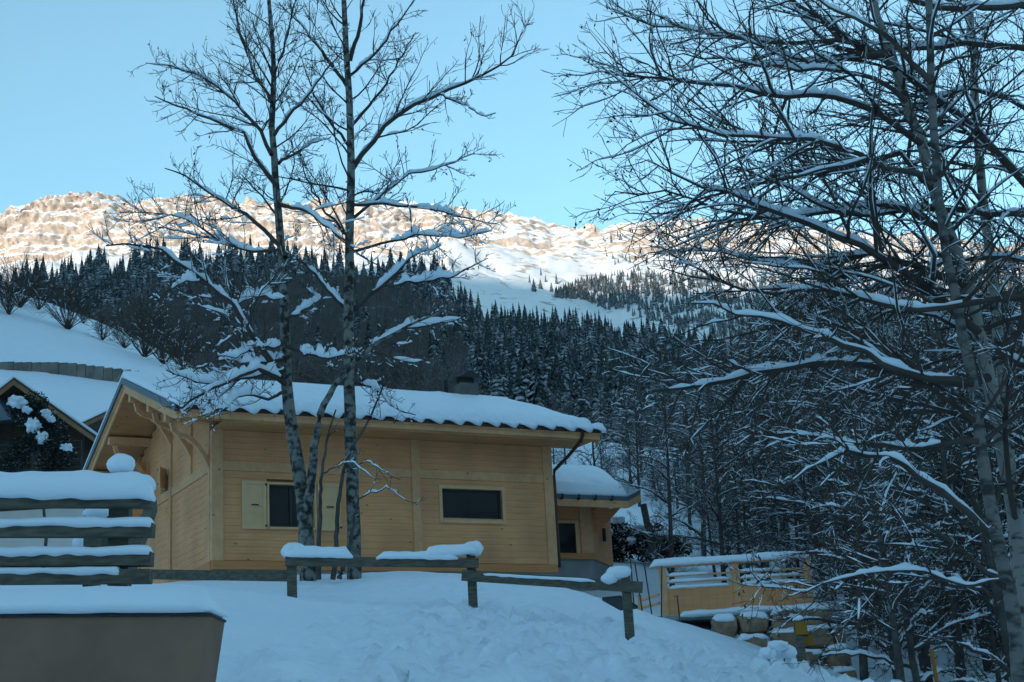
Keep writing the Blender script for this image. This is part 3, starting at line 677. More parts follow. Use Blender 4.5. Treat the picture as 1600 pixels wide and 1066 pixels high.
def snow_tubes(B, R, g, amount, hgt, keep):
    """snow on the upper side of branches, in broken runs"""
    k, n = R.shape
    if k == 0: return None
    N = max(6, n)
    a = g.uniform(0, .55, k); L = g.uniform(.18, .6, k); b = np.minimum(a + L, 1.0)
    tt = a[:, None] + (b - a)[:, None] * np.linspace(0, 1, N)
    x = tt * (n - 1); i0 = np.clip(x.astype(int), 0, n - 2); f = (x - i0)[..., None]
    ar = np.arange(k)[:, None]
    C_ = B[ar, i0] * (1 - f) + B[ar, i0 + 1] * f; r = R[ar, i0] * (1 - f[..., 0]) + R[ar, i0 + 1] * f[..., 0]
    T, X, Yv = frames(C_)
    horiz = 1 - np.abs(T[..., 2]).mean(1)
    ok = (horiz > .18) & (g.random(k) < keep)
    C_, r, X, horiz = C_[ok], r[ok], X[ok], horiz[ok]; k = len(r)
    if k == 0: return None
    env = np.sin(np.linspace(0.12, math.pi - .12, N)) ** .5
    h = hgt * (0.35 + 0.65 * horiz[:, None]) * env * g.uniform(.3, 1.75, (k, N)) * np.minimum(1.0, .22 + r / .022) * amount
    if SNOW_Z: h = h * np.interp(C_[..., 2], *SNOW_Z)
    w = (r * 1.05 + h * .33)
    Xh = X * 1.0; Xh[..., 2] *= .3; Xh = unit(Xh)
    ang = np.arange(6) * math.pi / 3
    V = C_[:, :, None] + Xh[:, :, None] * (np.cos(ang)[:, None] * w[:, :, None, None]) + UPZ * (np.sin(ang)[:, None] * (h * .55)[:, :, None, None] + (r * .55 + h * .42)[:, :, None, None])
    i = np.arange(k * N * 6).reshape(k, N, 6); j = np.roll(i, -1, 2)
    return V.reshape(-1, 3), np.stack([i[:, :-1], j[:, :-1], j[:, 1:], i[:, 1:]], -1).reshape(-1, 4)
def kids(B, R, g, spacing, lenf, angle, n, jit, upb, rf, t0=.15, minlen=.12, maxlen=9, ups=0.0):
    """children along a batch of parents"""
    k, m = R.shape; seg = np.linalg.norm(np.diff(B, axis=1), axis=2).sum(1)
    cnt = np.maximum(1, np.round(seg * (1 - t0) / spacing * g.uniform(.7, 1.3, k))).astype(int)
    own = np.repeat(np.arange(k), cnt); K_ = len(own)
    t = t0 + (1 - t0) * g.random(K_) ** .85
    x = t * (m - 1); i0 = np.clip(x.astype(int), 0, m - 2); f = (x - i0)[:, None]
    p = B[own, i0] * (1 - f) + B[own, i0 + 1] * f; r0 = R[own, i0] * (1 - f[:, 0]) + R[own, i0 + 1] * f[:, 0]
    T = unit(B[own, i0 + 1] - B[own, i0])
    rnd = unit(g.normal(size=(K_, 3))); side = unit(rnd - T * (rnd * T).sum(1, keepdims=True))
    side = unit(side + UPZ * ups)
    a = np.radians(g.normal(angle, 11, K_))[:, None]
    d = unit(T * np.cos(a) + side * np.sin(a))
    L = np.clip(seg[own] * lenf * (1.15 - .75 * t) * g.uniform(.5, 1.3, K_), minlen, maxlen)
    pts = np.zeros((K_, n, 3)); pts[:, 0] = p; st = (L / (n - 1))[:, None]
    for q in range(1, n):
        d = unit(d + UPZ * upb * (0.5 + q / n) + g.normal(size=(K_, 3)) * jit)
        pts[:, q] = pts[:, q - 1] + d * st
    rb = np.minimum(r0 * .8, rf * L + .002)
    return pts, rb[:, None] * np.linspace(1, .28, n)
def collect(lst):
    V, Q, o = [], [], 0
    for x in lst:
        if x is None: continue
        V.append(x[0]); Q.append(x[1] + o); o += len(x[0])
    return np.concatenate(V), np.concatenate(Q)
def leaves_on(B, g, count, size):
    k = len(B); own = g.integers(0, k, count); c = B[own, g.integers(1, B.shape[1], count)] + np.array([0, 0, -.02])
    a = unit(g.normal(size=(count, 3))) * size * g.uniform(.5, 1.2, (count, 1)); b = unit(g.normal(size=(count, 3))) * size * .6
    a[:, 2] -= size * .5
    V = np.stack([c, c + a * .5 + b * .5, c + a, c + a * .5 - b * .5], 1)
    return V.reshape(-1, 3), np.arange(count * 4).reshape(-1, 4)
def make_tree(root, stems, limbs, g, trunk_mat, style, twig_mat='twig', leaf_n=0, snow_amt=1.0, dens=1.0, origin=None):
    """stems, limbs: lists of (points, radii) in world space; everything finer is grown"""
    o = np.array(root.location) if origin is None else np.array(origin)
    st = [resample(p, r, 26) for p, r in stems]; SB = np.array([a for a, _ in st]); SR_ = np.array([b for _, b in st])
    SB[:, 1:-1] += g.normal(0, .006, SB[:, 1:-1].shape)
    tr = collect([tubes(SB, SR_, 10)])
    big_mesh('trunk', tr[0] - o, tr[1], trunk_mat, root)
    lm = [resample(p, r, 14) for p, r in limbs]; LB = np.array([a for a, _ in lm]); LR = np.array([b for _, b in lm])
    LB[:, 1:] += g.normal(0, .015, LB[:, 1:].shape)
    A_ = kids(SB, SR_, g, .30 / dens, style['stem_len'], style['stem_ang'], 8, .10, style['up'], .011, t0=style.get('stem_t0', .35), maxlen=style.get('stem_max', 2.5))
    S_ = kids(LB, LR, g, .16 / dens, style.get('sl', .34), 48, 7, .13, style['up'], .010, t0=.12, maxlen=style.get('sm', 1.9), ups=style['ups'])
    S2 = kids(*A_, g, .17 / dens, .38, 45, 6, .14, style['up'], .009, t0=.2, maxlen=1.2, ups=style['ups'])
    T_ = kids(*S_, g, .12 / dens, .42, 42, 5, .15, style['tip'], .007, t0=.15, maxlen=.75, ups=style['ups'])
    T2_ = kids(*S2, g, .16 / dens, .5, 42, 4, .15, style['tip'], .006, t0=.15, maxlen=.5, ups=style['ups'])
    md = style.get('minr', .0035)
    for X_ in (S_, S2, T_, T2_, A_): np.maximum(X_[1], md, out=X_[1])
    br = collect([tubes(LB, LR, 7), tubes(*A_, 5), tubes(*S_, 4), tubes(*S2, 4), tubes(*T_, 3), tubes(*T2_, 3)])
    big_mesh('branches', br[0] - o, br[1], twig_mat, root)
    h = style['snow']
    sn = [snow_tubes(LB, LR, g, snow_amt, h * 1.5, .95), snow_tubes(LB, LR, g, snow_amt, h * 1.5, .95), snow_tubes(LB, LR, g, snow_amt, h * 1.3, .8), snow_tubes(*A_, g, snow_amt, h, .5),
          snow_tubes(*S_, g, snow_amt, h * .9, style['k2']), snow_tubes(*S2, g, snow_amt, h * .7, style['k2'] * .7), snow_tubes(*T_, g, snow_amt, h * .6, style['k3']), snow_tubes(*T2_, g, snow_amt, h * .5, style['k3'])]
    sn = collect(sn)
    tag(big_mesh('snow_cover', sn[0] - o, sn[1], 'snow', root), kind='stuff')
    if leaf_n:
        lv = leaves_on(np.concatenate([T_[0][:, :4], T2_[0]]), g, leaf_n, style.get('leaf', .05)); tag(big_mesh('withered_leaves', lv[0] - o, lv[1], 'leaf', root, False), kind='stuff')
    return root
LS = 1.0
def line(Y0_, pts, dY, r0, r1):
    """a limb read off as pixels; it leaves its trunk and drifts dY metres nearer or farther along its length"""
    n = len(pts); return [P(x, y, Y0_ + dY * (i / (n - 1))) for i, (x, y) in enumerate(pts)], np.linspace(r0 * LS, r1 * LS, n)

alder = dict(stem_len=.16, stem_ang=48, stem_t0=.45, stem_max=2.0, up=.05, tip=.10, ups=.15, snow=.055, k2=.95, k3=.75, minr=.0042, leaf=.06)
TY = 25.0
SNOW_Z = ([P(500, 640, TY)[2], P(500, 380, TY)[2], P(500, 260, TY)[2], P(500, 0, TY)[2]], [2.0, 1.8, 1.1, .8])
ta = tag(empty('alder_tree', P(480, 905, TY)), 'bare dark alder forking low, its stem in front of the shuttered window', 'tree', 'bare alders before the chalet')
stemsA = [line(TY, [(482,925),(480,860),(476,800),(466,725),(453,660),(447,590),(447,510),(440,400),(432,300),(425,200),(428,100),(420,0),(414,-160)], .3, .145, .026),
          line(TY, [(480,800),(487,740),(492,690),(502,640),(522,605),(548,572),(585,538),(640,508),(700,482)], -1.2, .085, .012)]
LS = .72
limbsA = [line(TY, [(442,592),(415,552),(385,515),(367,480),(325,445),(300,425),(270,405),(250,388),(210,382),(165,382)], -1.5, .085, .018),
          line(TY - .7, [(325,445),(300,438),(270,450),(245,467)], -.5, .04, .012), line(TY, [(446,600),(410,575),(370,590),(330,606),(300,625),(272,642)], -2.0, .07, .015),
          line(TY, [(446,578),(400,585),(350,600),(310,598),(262,578)], -1.6, .05, .012), line(TY, [(447,612),(420,622),(380,616),(340,640),(308,652)], -1.4, .045, .012),
          line(TY, [(446,560),(400,570),(350,560),(310,575),(275,600)], 1.0, .05, .012), line(TY, [(446,402),(431,378),(400,347),(358,320),(326,300),(284,273),(258,263)], 1.2, .065, .014),
          line(TY, [(430,288),(410,263),(379,210),(331,184),(268,163),(240,150)], -1.2, .06, .012), line(TY, [(424,242),(410,210),(373,163),(342,137),(305,113),(258,102),(228,98)], .9, .055, .010),
          line(TY, [(436,255),(460,240),(484,226),(515,215)], 1.0, .045, .012), line(TY, [(428,212),(450,185),(473,158),(515,105),(536,79)], -.8, .05, .012), line(TY, [(440,320),(484,331),(520,360),(560,400),(600,425)], -1.0, .05, .012),
          line(TY, [(447,500),(480,480),(500,470),(470,440)], .6, .04, .012), line(TY, [(446,470),(410,462),(380,470),(350,500)], 1.3, .035, .01), line(TY, [(440,390),(390,395),(340,375),(300,345),(250,335),(185,330)], 1.4, .045, .01),
          line(TY, [(425,160),(395,110),(375,50),(360,-20)], .8, .045, .012), line(TY, [(427,120),(450,60),(462,0),(470,-60)], -.5, .04, .012), line(TY, [(447,540),(480,555),(520,560),(560,548)], -.8, .045, .014),
          line(TY, [(448,530),(425,545),(400,540),(370,560),(340,555)], -1.0, .045, .012)]
LS = 1.0
make_tree(ta, stemsA, limbsA, np.random.default_rng(11), 'bark', alder, leaf_n=420, dens=1.35)
tb = tag(empty('alder_tree', P(553, 905, TY + .3)), 'tall straight bare alder with lichened stem beside the low forking one', 'tree', 'bare alders before the chalet')
stemsB = [line(TY + .3, [(554,925),(553,860),(552,800),(549,700),(545,620),(545,540),(545,450),(547,350),(548,250),(546,150),(540,80),(537,0),(533,-160)], -.2, .128, .04)]
LS = .72
limbsB = [line(TY + .3, [(550,265),(562,247),(599,200),(636,168),(683,147),(731,126),(778,105),(804,84),(822,32)], -1.0, .075, .010), line(TY - .3, [(683,147),(725,163),(757,184),(775,178)], -.3, .025, .008),
          line(TY + .3, [(547,490),(500,440),(480,415),(452,398)], -.8, .05, .016), line(TY + .3, [(548,490),(589,452),(610,436),(645,400),(690,385)], -1.2, .055, .012), line(TY + .3, [(550,575),(570,545),(600,528),(635,512),(660,510),(695,502),(730,500)], 1.2, .06, .012),
          line(TY - .4, [(600,446),(650,442),(700,435),(730,420),(760,405)], -.6, .035, .010), line(TY + .3, [(545,140),(494,68),(463,32),(436,5)], .8, .05, .012), line(TY + .3, [(547,95),(562,40),(572,0),(580,-80)], -.3, .06, .02),
          line(TY + .3, [(547,320),(590,318),(640,322),(690,330),(740,345),(780,350)], 1.0, .045, .01), line(TY + .3, [(547,345),(600,300),(640,270),(690,262),(740,240)], 1.3, .045, .01), line(TY + .3, [(546,200),(590,150),(620,100),(650,50)], 1.0, .045, .012),
          line(TY + .3, [(545,120),(590,80),(620,40),(660,-20)], -.8, .04, .012), line(TY + .3, [(547,370),(505,330),(480,280),(465,230)], 1.0, .04, .01), line(TY + .3, [(547,395),(600,380),(660,365),(720,372),(770,362)], -1.2, .04, .01),
          line(TY + .3, [(546,230),(510,180),(485,140),(470,90)], -1.0, .04, .01), line(TY + .3, [(546,600),(580,600),(620,640),(650,650)], -.8, .035, .01)]
LS = 1.0
make_tree(tb, stemsB, limbsB, np.random.default_rng(12), 'bark', alder, leaf_n=440, dens=1.35)
# thin saplings between the two
for k, pts in enumerate(([(498,905),(498,860),(500,800),(503,740),(512,680),(525,640)], [(520,905),(525,860),(528,790),(535,740),(550,700),(580,650),(600,600)], [(530,905),(545,860),(552,820),(560,780)])):
    sp2 = tag(empty('sapling', P(pts[0][0], pts[0][1], TY - .4)), ['thin upright sapling close to the forking alder', 'thin leaning sapling between the two alders', 'short thin sapling at the foot of the straight alder'][k], 'sapling')
    make_tree(sp2, [line(TY - .4, pts, .1, .045, .012)], [line(TY - .4, [pts[3], (pts[3][0] + 40, pts[3][1] - 20), (pts[3][0] + 90, pts[3][1] + 10)], -.4, .012, .005)], np.random.default_rng(20 + k), 'bark_dark', dict(alder, stem_len=.2, snow=.02), dens=.5)

SNOW_Z = None
LS = .8
birch = dict(stem_len=.24, stem_ang=60, stem_t0=.2, stem_max=2.8, up=-.03, tip=.07, ups=.1, snow=.040, k2=1.0, k3=.8, minr=.0026, sl=.44, sm=2.4, leaf=.042)
BY = 14.0
def birch_tree(px, Y, label, stems, limbs, seed, m, leaf_n, dens=1.0, sty=birch):
    t = tag(empty('birch_tree', (P(px, 1060, Y)[0], Y, gz(P(px, 1060, Y)[0], Y) - .1)), label, 'tree', 'bare birches at the edge of the wood')
    return make_tree(t, stems, limbs, np.random.default_rng(seed), m, sty, leaf_n=leaf_n, dens=dens)
birch_tree(1625, BY, 'pale birch with black marks on its stem, rising at the edge of the wood',
  [line(BY, [(1640,1330),(1625,1060),(1599,883),(1581,774),(1564,681),(1547,600),(1530,525),(1512,450),(1487,375),(1458,296),(1440,225),(1416,160),(1393,84),(1369,23),(1340,-120)], .6, .105, .05)],
  [line(BY, [(1530,520),(1449,450),(1393,413),(1336,375),(1290,361),(1228,338),(1181,319),(1149,300),(1090,290),(1010,250)], -1.2, .055, .008), line(BY, [(1458,296),(1407,239),(1350,258),(1266,272),(1180,290),(1090,310),(1000,345)], .8, .045, .008),
   line(BY, [(1440,225),(1369,170),(1290,150),(1200,150),(1100,130),(1000,120),(950,110)], -1.3, .045, .007), line(BY, [(1393,84),(1350,89),(1275,56),(1247,14),(1200,-30)], .8, .045, .012), line(BY, [(1400,110),(1330,60),(1240,70),(1130,60),(1040,40),(960,20)], 1.2, .04, .007),
   line(BY, [(1487,375),(1416,324),(1369,319),(1313,328),(1230,345),(1130,330),(1040,300),(960,300)], .5, .045, .007), line(BY, [(1545,590),(1500,605),(1425,585),(1350,570),(1290,567),(1200,580),(1135,592),(1070,605),(1020,612)], -1.0, .055, .014),
   line(BY, [(1512,450),(1440,410),(1350,400),(1270,420),(1190,410),(1100,390),(1010,395)], 1.0, .04, .007), line(BY, [(1416,160),(1360,120),(1300,110),(1210,105),(1120,90),(1040,85)], .2, .035, .007)],
  31, 'birch', 2400, 1.55)
birch_tree(1600, BY - 1, 'dark birch stem leaning over the terrace side of the wood, next to the pale one',
  [line(BY - 1, [(1610,1330),(1593,1057),(1581,941),(1558,843),(1541,750),(1529,681),(1515,565),(1487,445),(1463,280),(1454,94),(1450,-100)], .4, .085, .04)],
  [line(BY - 1, [(1520,600),(1390,575),(1345,550),(1300,530),(1245,510),(1200,495),(1150,490),(1080,470)], -.6, .045, .008), line(BY - 1, [(1541,831),(1489,779),(1431,739),(1391,716),(1316,710),(1246,745),(1180,790)], -.8, .045, .008),
   line(BY - 1, [(1530,690),(1440,700),(1370,695),(1300,685),(1225,680),(1150,675)], .8, .035, .010), line(BY - 1, [(1625,460),(1425,490),(1350,470),(1280,450),(1200,460),(1120,440),(1030,420)], .6, .04, .007),
   line(BY - 1, [(1463,280),(1400,270),(1310,230),(1220,215),(1120,210),(1030,180),(940,100)], -.8, .04, .006), line(BY - 1, [(1456,130),(1390,60),(1300,10),(1220,-40)], .5, .04, .01), line(BY - 1, [(1575,905),(1500,915),(1420,890),(1349,898),(1309,909),(1251,926),(1194,918),(1171,895)], -.6, .02, .005)],
  32, 'birch_grey', 1400, 1.4)
birch_tree(1690, BY + 1, 'birch standing farthest into the wood side, its long snowy limbs reaching over the others',
  [line(BY + 1, [(1700,1300),(1680,1000),(1660,700),(1640,400),(1620,150),(1600,-120)], .3, .14, .07), line(BY + 2, [(1620,1250),(1590,900),(1572,650),(1557,497),(1533,281),(1519,70),(1510,-100)], .3, .09, .05)],
  [line(BY + 1, [(1640,330),(1599,281),(1547,225),(1486,173),(1430,127),(1388,98),(1320,60),(1260,20),(1215,-15)], -.8, .06, .02), line(BY + 1, [(1650,345),(1599,333),(1510,333),(1416,324),(1330,340),(1250,300),(1150,260)], -1.5, .05, .008),
   line(BY + 1, [(1625,80),(1599,75),(1500,70),(1393,75),(1300,100),(1200,80),(1100,30)], -.6, .05, .01), line(BY + 1, [(1625,10),(1540,12),(1460,10),(1400,-10)], -1.0, .05, .03), line(BY + 1, [(1655,600),(1600,575),(1540,540),(1480,500),(1400,485),(1320,500)], -1.0, .045, .01),
   line(BY + 1, [(1640,420),(1560,400),(1480,410),(1400,440),(1320,470),(1240,450)], .5, .04, .008), line(BY + 1, [(1665,720),(1600,690),(1540,660),(1470,640),(1400,650),(1330,640)], .6, .04, .008), line(BY + 1, [(1625,180),(1570,150),(1500,140),(1420,180),(1340,190),(1250,170)], .9, .04, .008)],
  33, 'birch', 1400, 1.35)

# generic snowy bare trees of the wood
def wood_tree(seed, H):
    g = np.random.default_rng(seed); root = empty('bare_tree', (0, 0, 0))
    lean = g.normal(0, .05, 2)
    tp = [(lean[0] * H * t + .15 * math.sin(3 * t + seed), lean[1] * H * t, H * t - .3) for t in np.linspace(0, 1, 8)]
    stems = [(tp, np.linspace(.013 * H, .02, 8))]
    limbs = []
    for i in range(15):
        t = .16 + .78 * i / 15; a = g.uniform(0, 6.28); L = H * .32 * (1.05 - .7 * t) * g.uniform(.7, 1.2); up = g.uniform(.15, .75)
        b = np.array([np.interp(t, np.linspace(0, 1, 8), [q[k] for q in tp]) for k in range(3)])
        pts = [b + L * u * np.array([math.cos(a), math.sin(a), up * (1 - .35 * u)]) + np.array([0, 0, .1 * math.sin(u * 3)]) for u in (0, .25, .5, .75, 1)]
        limbs.append((pts, np.linspace(.006 * H * (1.1 - .6 * t), .008, 5)))
    make_tree(root, stems, limbs, g, 'bark_dark', dict(birch, stem_max=1.6, snow=.036, k2=.75, k3=.5, minr=.0045, up=.05, tip=.08), leaf_n=250, dens=1.2, origin=(0, 0, 0))
    return root
protos = [wood_tree(50 + i, H) for i, H in enumerate((9.0, 11.0, 7.5, 12.5, 5.0))]
def copy_tree(o, parent=None):
    c = o.copy(); COL.objects.link(c); c.parent = parent
    for ch in o.children: copy_tree(ch, c)
    return c
used = set()
def place(protos_, k, x, y, z, s, rz, label, cat, group):
    o = protos_[k]
    if id(o) in used: o = copy_tree(o)
    else: used.add(id(o))
    o.location = (x, y, z); o.rotation_euler = (0, 0, rz); o.scale = (s, s, s)
    return tag(o, label, cat, group)
WL = ['mid-sized bare tree with snowy twigs in the dense wood beyond the terrace', 'broad bare tree with wide snowy limbs in the wood beyond the terrace', 'bushy bare tree with low snowy limbs in the wood beyond the terrace',
      'tall slim bare tree with a long clear stem in the wood beyond the terrace', 'short bare young tree thick with snow in the wood beyond the terrace']
g = np.random.default_rng(5); nplaced = 0; spots = []
while nplaced < 250:
    Y = g.uniform(38, 100) if nplaced > 60 else g.uniform(24, 42); px = g.uniform(1060, 1720) if Y < 60 else g.uniform(850, 1720)
    if Y < 37 and px < 1335: continue
    if Y < 50 and px < 1100: continue
    x = P(px, 900, Y)[0]
    if any((x - a) ** 2 + (Y - b) ** 2 < .9 for a, b in spots): continue
    spots.append((x, Y)); k = int(g.integers(0, 5))
    top = float(np.interp(px, [850, 1000, 1150, 1300, 1450, 1720], [640, 590, 520, 430, 330, 250])) + g.uniform(-30, 110)       # where the wood's outline ends
    H = (9.0, 11.0, 7.5, 12.5, 5.0)[k]; z0 = gz(x, Y); want = P(px, top, Y)[2] - z0
    s_ = min(max(want / H, .22), 1.15)
    place(protos, k, x, Y, z0 - .15, s_ * (1 if Y > 45 else g.uniform(.6, 1)), g.uniform(0, 6.28), WL[k], 'tree', 'bare trees of the wood'); nplaced += 1
x, y = P(1045, 870, 36)[0], 36.0
place(protos, 0, x, y, gz(x, y) - .1, .62, 1.0, 'bare snow-laden tree with heavy snow clumps, between the annex and the terrace', 'tree', 'bare trees of the wood')

# ------------------------------------------------------------------ the forest on the hill
def conifer_arrays(seed, whorls=15, per=9):
    g = np.random.default_rng(seed); V = []; Fc = []
    R0 = (.11, .15, .19, .23, .135)[seed % 5]
    for w in range(whorls):
        t = w / (whorls - 1); z = .10 + .86 * t; R = R0 * (1 - t) ** .85 + .012
        for k in range(per if t < .8 else 6):
            a = 2 * math.pi * (k + g.uniform(-.3, .3)) / per + w * .7; r = R * g.uniform(.65, 1.2); wd_ = R * .42 + .006
            c, s_ = math.cos(a), math.sin(a); dz = -.035 - r * .35 * g.uniform(.6, 1.3)
            i = len(V); zz = z + g.uniform(-.02, .02)
            V += [(0, 0, zz + .03), (c * r * .6 - s_ * wd_, s_ * r * .6 + c * wd_, zz + dz * .55), (c * r, s_ * r, zz + dz), (c * r * .6 + s_ * wd_, s_ * r * .6 - c * wd_, zz + dz * .55), (c * r * .55, s_ * r * .55, zz + dz * .1)]
            Fc += [(i, i + 1, i + 4), (i + 1, i + 2, i + 4), (i + 2, i + 3, i + 4), (i + 3, i, i + 4)]
    i = len(V); V += [(0, 0, 1.03), (.008, 0, .9), (-.006, .007, .9), (-.006, -.007, .9)]; Fc += [(i, i + 1, i + 2), (i, i + 2, i + 3), (i, i + 3, i + 1)]
    return np.array(V), np.array(Fc)
conifers = []
for i in range(5):
    r = empty('spruce_tree'); V, Fq = conifer_arrays(70 + i)
    big_mesh('crown', V, Fq, 'needles', r, False)
    part('trunk', 'bark_dark', r, lambda b: b.tube([(0, 0, -.04), (0, 0, .5)], [.016, .008], 5))
    conifers.append(r)
def far_bare(seed):
    g = np.random.default_rng(seed)
    B = [(np.array([[0, 0, -.03], [.01, 0, .3], [0, .015, .62], [.01, 0, .92]]))]; R = [np.array([.014, .011, .007, .003])]
    out = [tubes(np.array(B), np.array(R), 4)]
    A_ = kids(np.array(B), np.array(R), g, .028, .42, 40, 4, .08, .10, .014, t0=.22, minlen=.1, maxlen=.4); S_ = kids(*A_, g, .05, .5, 40, 3, .1, .1, .012, t0=.2, minlen=.05, maxlen=.2)
    np.maximum(A_[1], .0035, out=A_[1]); np.maximum(S_[1], .0028, out=S_[1])
    return collect(out + [tubes(*A_, 3), tubes(*S_, 3)])
bare_src = []
M['far_twig'] = mat_on_top('frosted_twigs', (0.15, 0.13, 0.125), top=(0.66, 0.70, 0.75), thr=.82, width=0.25, nscale=6.0, namt=0.4, under2=(0.075, 0.062, 0.055))

def on_hill(px, t):
    return hill1(px, t)
g = np.random.default_rng(9)
con_pts, bare_pts = [], []
def kind_at(px, py):
    """what grows where on the hill: spruces on top and to the right, grey hardwood low in the middle"""
    n = 30 * fbm(px * .01, py * .02, 4, 3)
    if px > 735 + n: return 'c'
    lim = np.interp(px, [-300, 0, 180, 330, 480, 620, 735], [560, 540, 500, 455, 445, 450, 520]) + n
    return 'c' if py < lim else 'b'
def pix(p):
    v = p - EYE; z = v @ FW; return 800 + F_PX * (v @ RT) / z, 533 - F_PX * (v @ UPV) / z
while len(con_pts) < 5200:
    px = g.uniform(-350, 1950); t = 1.02 * g.random() ** .62
    p = on_hill(px, t); qx, qy = pix(p)
    if kind_at(qx, qy) == 'c' or g.random() < .09: con_pts.append((p, (8 + 17 * g.random() ** 1.6) * (1.0 if t > .3 else .8 if t > .16 else .5)))
while len(bare_pts) < 5200:
    px = g.uniform(-350, 1100); t = g.random() ** 1.0
    p = on_hill(px, t); qx, qy = pix(p)
    if kind_at(qx, qy) == 'b': bare_pts.append((p, g.uniform(9, 14)))
    elif g.random() < .05: bare_pts.append((p, g.uniform(7, 11)))
# trees on the far slope behind
def on_mount(px, py_lo, py_hi, tries=40):
    for _ in range(tries):
        t = g.uniform(0, .95); p = np.array(mount2(px, t)); qx, qy = pix(p)
        if py_lo < qy < py_hi: return p
    return None
far_pts = []
while len(far_pts) < 3600:
    px = g.uniform(850, 1950)
    top = np.interp(px, [850, 900, 980, 1250, 1950], [470, 448, 432, 436, 460]); bot = np.interp(px, [850, 900, 1100, 1950], [462, 470, 525, 640])
    if bot < top + 3: continue
    p = on_mount(px, top, bot)
    if p is not None: far_pts.append((p, g.uniform(10, 19)))
for _ in range(260):
    px = g.uniform(940, 1750); p = on_mount(px, 378, 436)
    if p is not None: far_pts.append((p, g.uniform(7, 14)))
for px, py in [(835,452),(845,448),(853,440),(862,455),(846,430),(828,445),(870,447),(800,330),(770,330),(965,372),(960,362),(970,378),(955,380),(1010,362),(1040,356),(1090,352),(905,352),(930,360),(880,352),(1150,352),(1180,360)]:
    p = on_mount(px, py - 4, py + 4, 300)
    if p is not None: far_pts.append((p, g.uniform(12, 22)))

def scatter(name, pts, srcs, label, cat):
    """one object for the wood that nobody could count: instances on points"""
    P_ = np.array([p for p, _ in pts]); H_ = np.array([h for _, h in pts]); n = len(P_)
    me = bpy.data.meshes.new(name); me.vertices.add(n); me.vertices.foreach_set('co', P_.astype(np.float32).ravel())
    for nm, ty, arr in (('tree_h', 'FLOAT', H_), ('tree_r', 'FLOAT', g.uniform(0, 6.28, n)), ('tree_k', 'INT', g.integers(0, len(srcs), n))):
        at = me.attributes.new(nm, ty, 'POINT'); at.data.foreach_set('value', np.asarray(arr, np.float32 if ty == 'FLOAT' else np.int32))
    o = bpy.data.objects.new(name, me); COL.objects.link(o)
    ng = bpy.data.node_groups.new(name, 'GeometryNodeTree'); ng.is_modifier = True
    ng.interface.new_socket('Geometry', in_out='INPUT', socket_type='NodeSocketGeometry'); ng.interface.new_socket('Geometry', in_out='OUTPUT', socket_type='NodeSocketGeometry')
    N = ng.nodes; L = ng.links; gi = N.new('NodeGroupInput'); go = N.new('NodeGroupOutput')
    ins = N.new('GeometryNodeInstanceOnPoints'); g2i = N.new('GeometryNodeGeometryToInstance')
    for sobj in srcs:
        oi = N.new('GeometryNodeObjectInfo'); oi.inputs['Object'].default_value = sobj; oi.transform_space = 'ORIGINAL'
        L.new(oi.outputs['Geometry'], g2i.inputs[0])
    def attr(nm, ty):
        a = N.new('GeometryNodeInputNamedAttribute'); a.data_type = ty; a.inputs['Name'].default_value = nm; return a.outputs['Attribute']
    L.new(gi.outputs[0], ins.inputs['Points']); L.new(g2i.outputs[0], ins.inputs['Instance'])
    ins.inputs['Pick Instance'].default_value = True; L.new(attr('tree_k', 'INT'), ins.inputs['Instance Index'])
    cx = N.new('ShaderNodeCombineXYZ'); L.new(attr('tree_r', 'FLOAT'), cx.inputs[2]); L.new(cx.outputs[0], ins.inputs['Rotation'])
    L.new(attr('tree_h', 'FLOAT'), ins.inputs['Scale']); L.new(ins.outputs[0], go.inputs[0])
    md = o.modifiers.new('scatter', 'NODES'); md.node_group = ng
    return tag(o, label, cat, kind='stuff')
# the spruces that stand out most become things of their own
vis = sorted([(p, h) for p, h in con_pts if 690 < pix(p)[0] < 1130 and pix(p)[1] < 660], key=lambda q: q[0][1])[:170] 
vis += sorted([(p, h) for p, h in con_pts if pix(p)[0] <= 690 and 0 < pix(p)[0]], key=lambda q: q[0][1])[:90]
key = {id(p) for p, _ in vis}
for p, h in vis:
    k = int(g.integers(0, 5))
    place(conifers, k, p[0], p[1], p[2] - .2, h, g.uniform(0, 6.28),
          'dark spruce with snow-dusted boughs on the hill right of the chalet ridge' if pix(p)[0] > 690 else 'dark spruce with snow-dusted boughs on the hill behind the alders', 'tree', 'spruces on the hill')
crowns = [c for r in conifers for c in r.children if c.name.startswith('crown')]
scatter('spruce_forest', [(p, h) for p, h in con_pts if id(p) not in key] , crowns, 'dark snow-dusted spruce forest covering the hill', 'forest')
scatter('far_spruce_forest', far_pts, crowns, 'spruce forest on the far slope below the sunlit ridge', 'forest')
# grey hardwood: the nearest few are things, the rest one mass
bsrc = []
for i in range(4):
    V, Q = far_bare(90 + i); r = empty('hardwood_tree'); b_ = big_mesh('branches', V, Q, 'far_twig', r, False); bsrc.append(r)
bare_sorted = sorted(bare_pts, key=lambda q: q[0][1]); nearb = [q for q in bare_sorted if 230 < pix(q[0])[0] < 760 and pix(q[0])[1] < 660][:60]
kb = {id(p) for p, _ in nearb}
for p, h in nearb:
    place(bsrc, int(g.integers(0, 4)), p[0], p[1], p[2], h, g.uniform(0, 6.28), 'grey leafless hardwood tree on the hill behind the chalet roof', 'tree', 'hardwood trees on the hill')
scatter('hardwood_forest', [q for q in bare_pts if id(q[0]) not in kb], [c for r in bsrc for c in r.children], 'grey brown leafless hardwood covering the lower hill', 'forest')

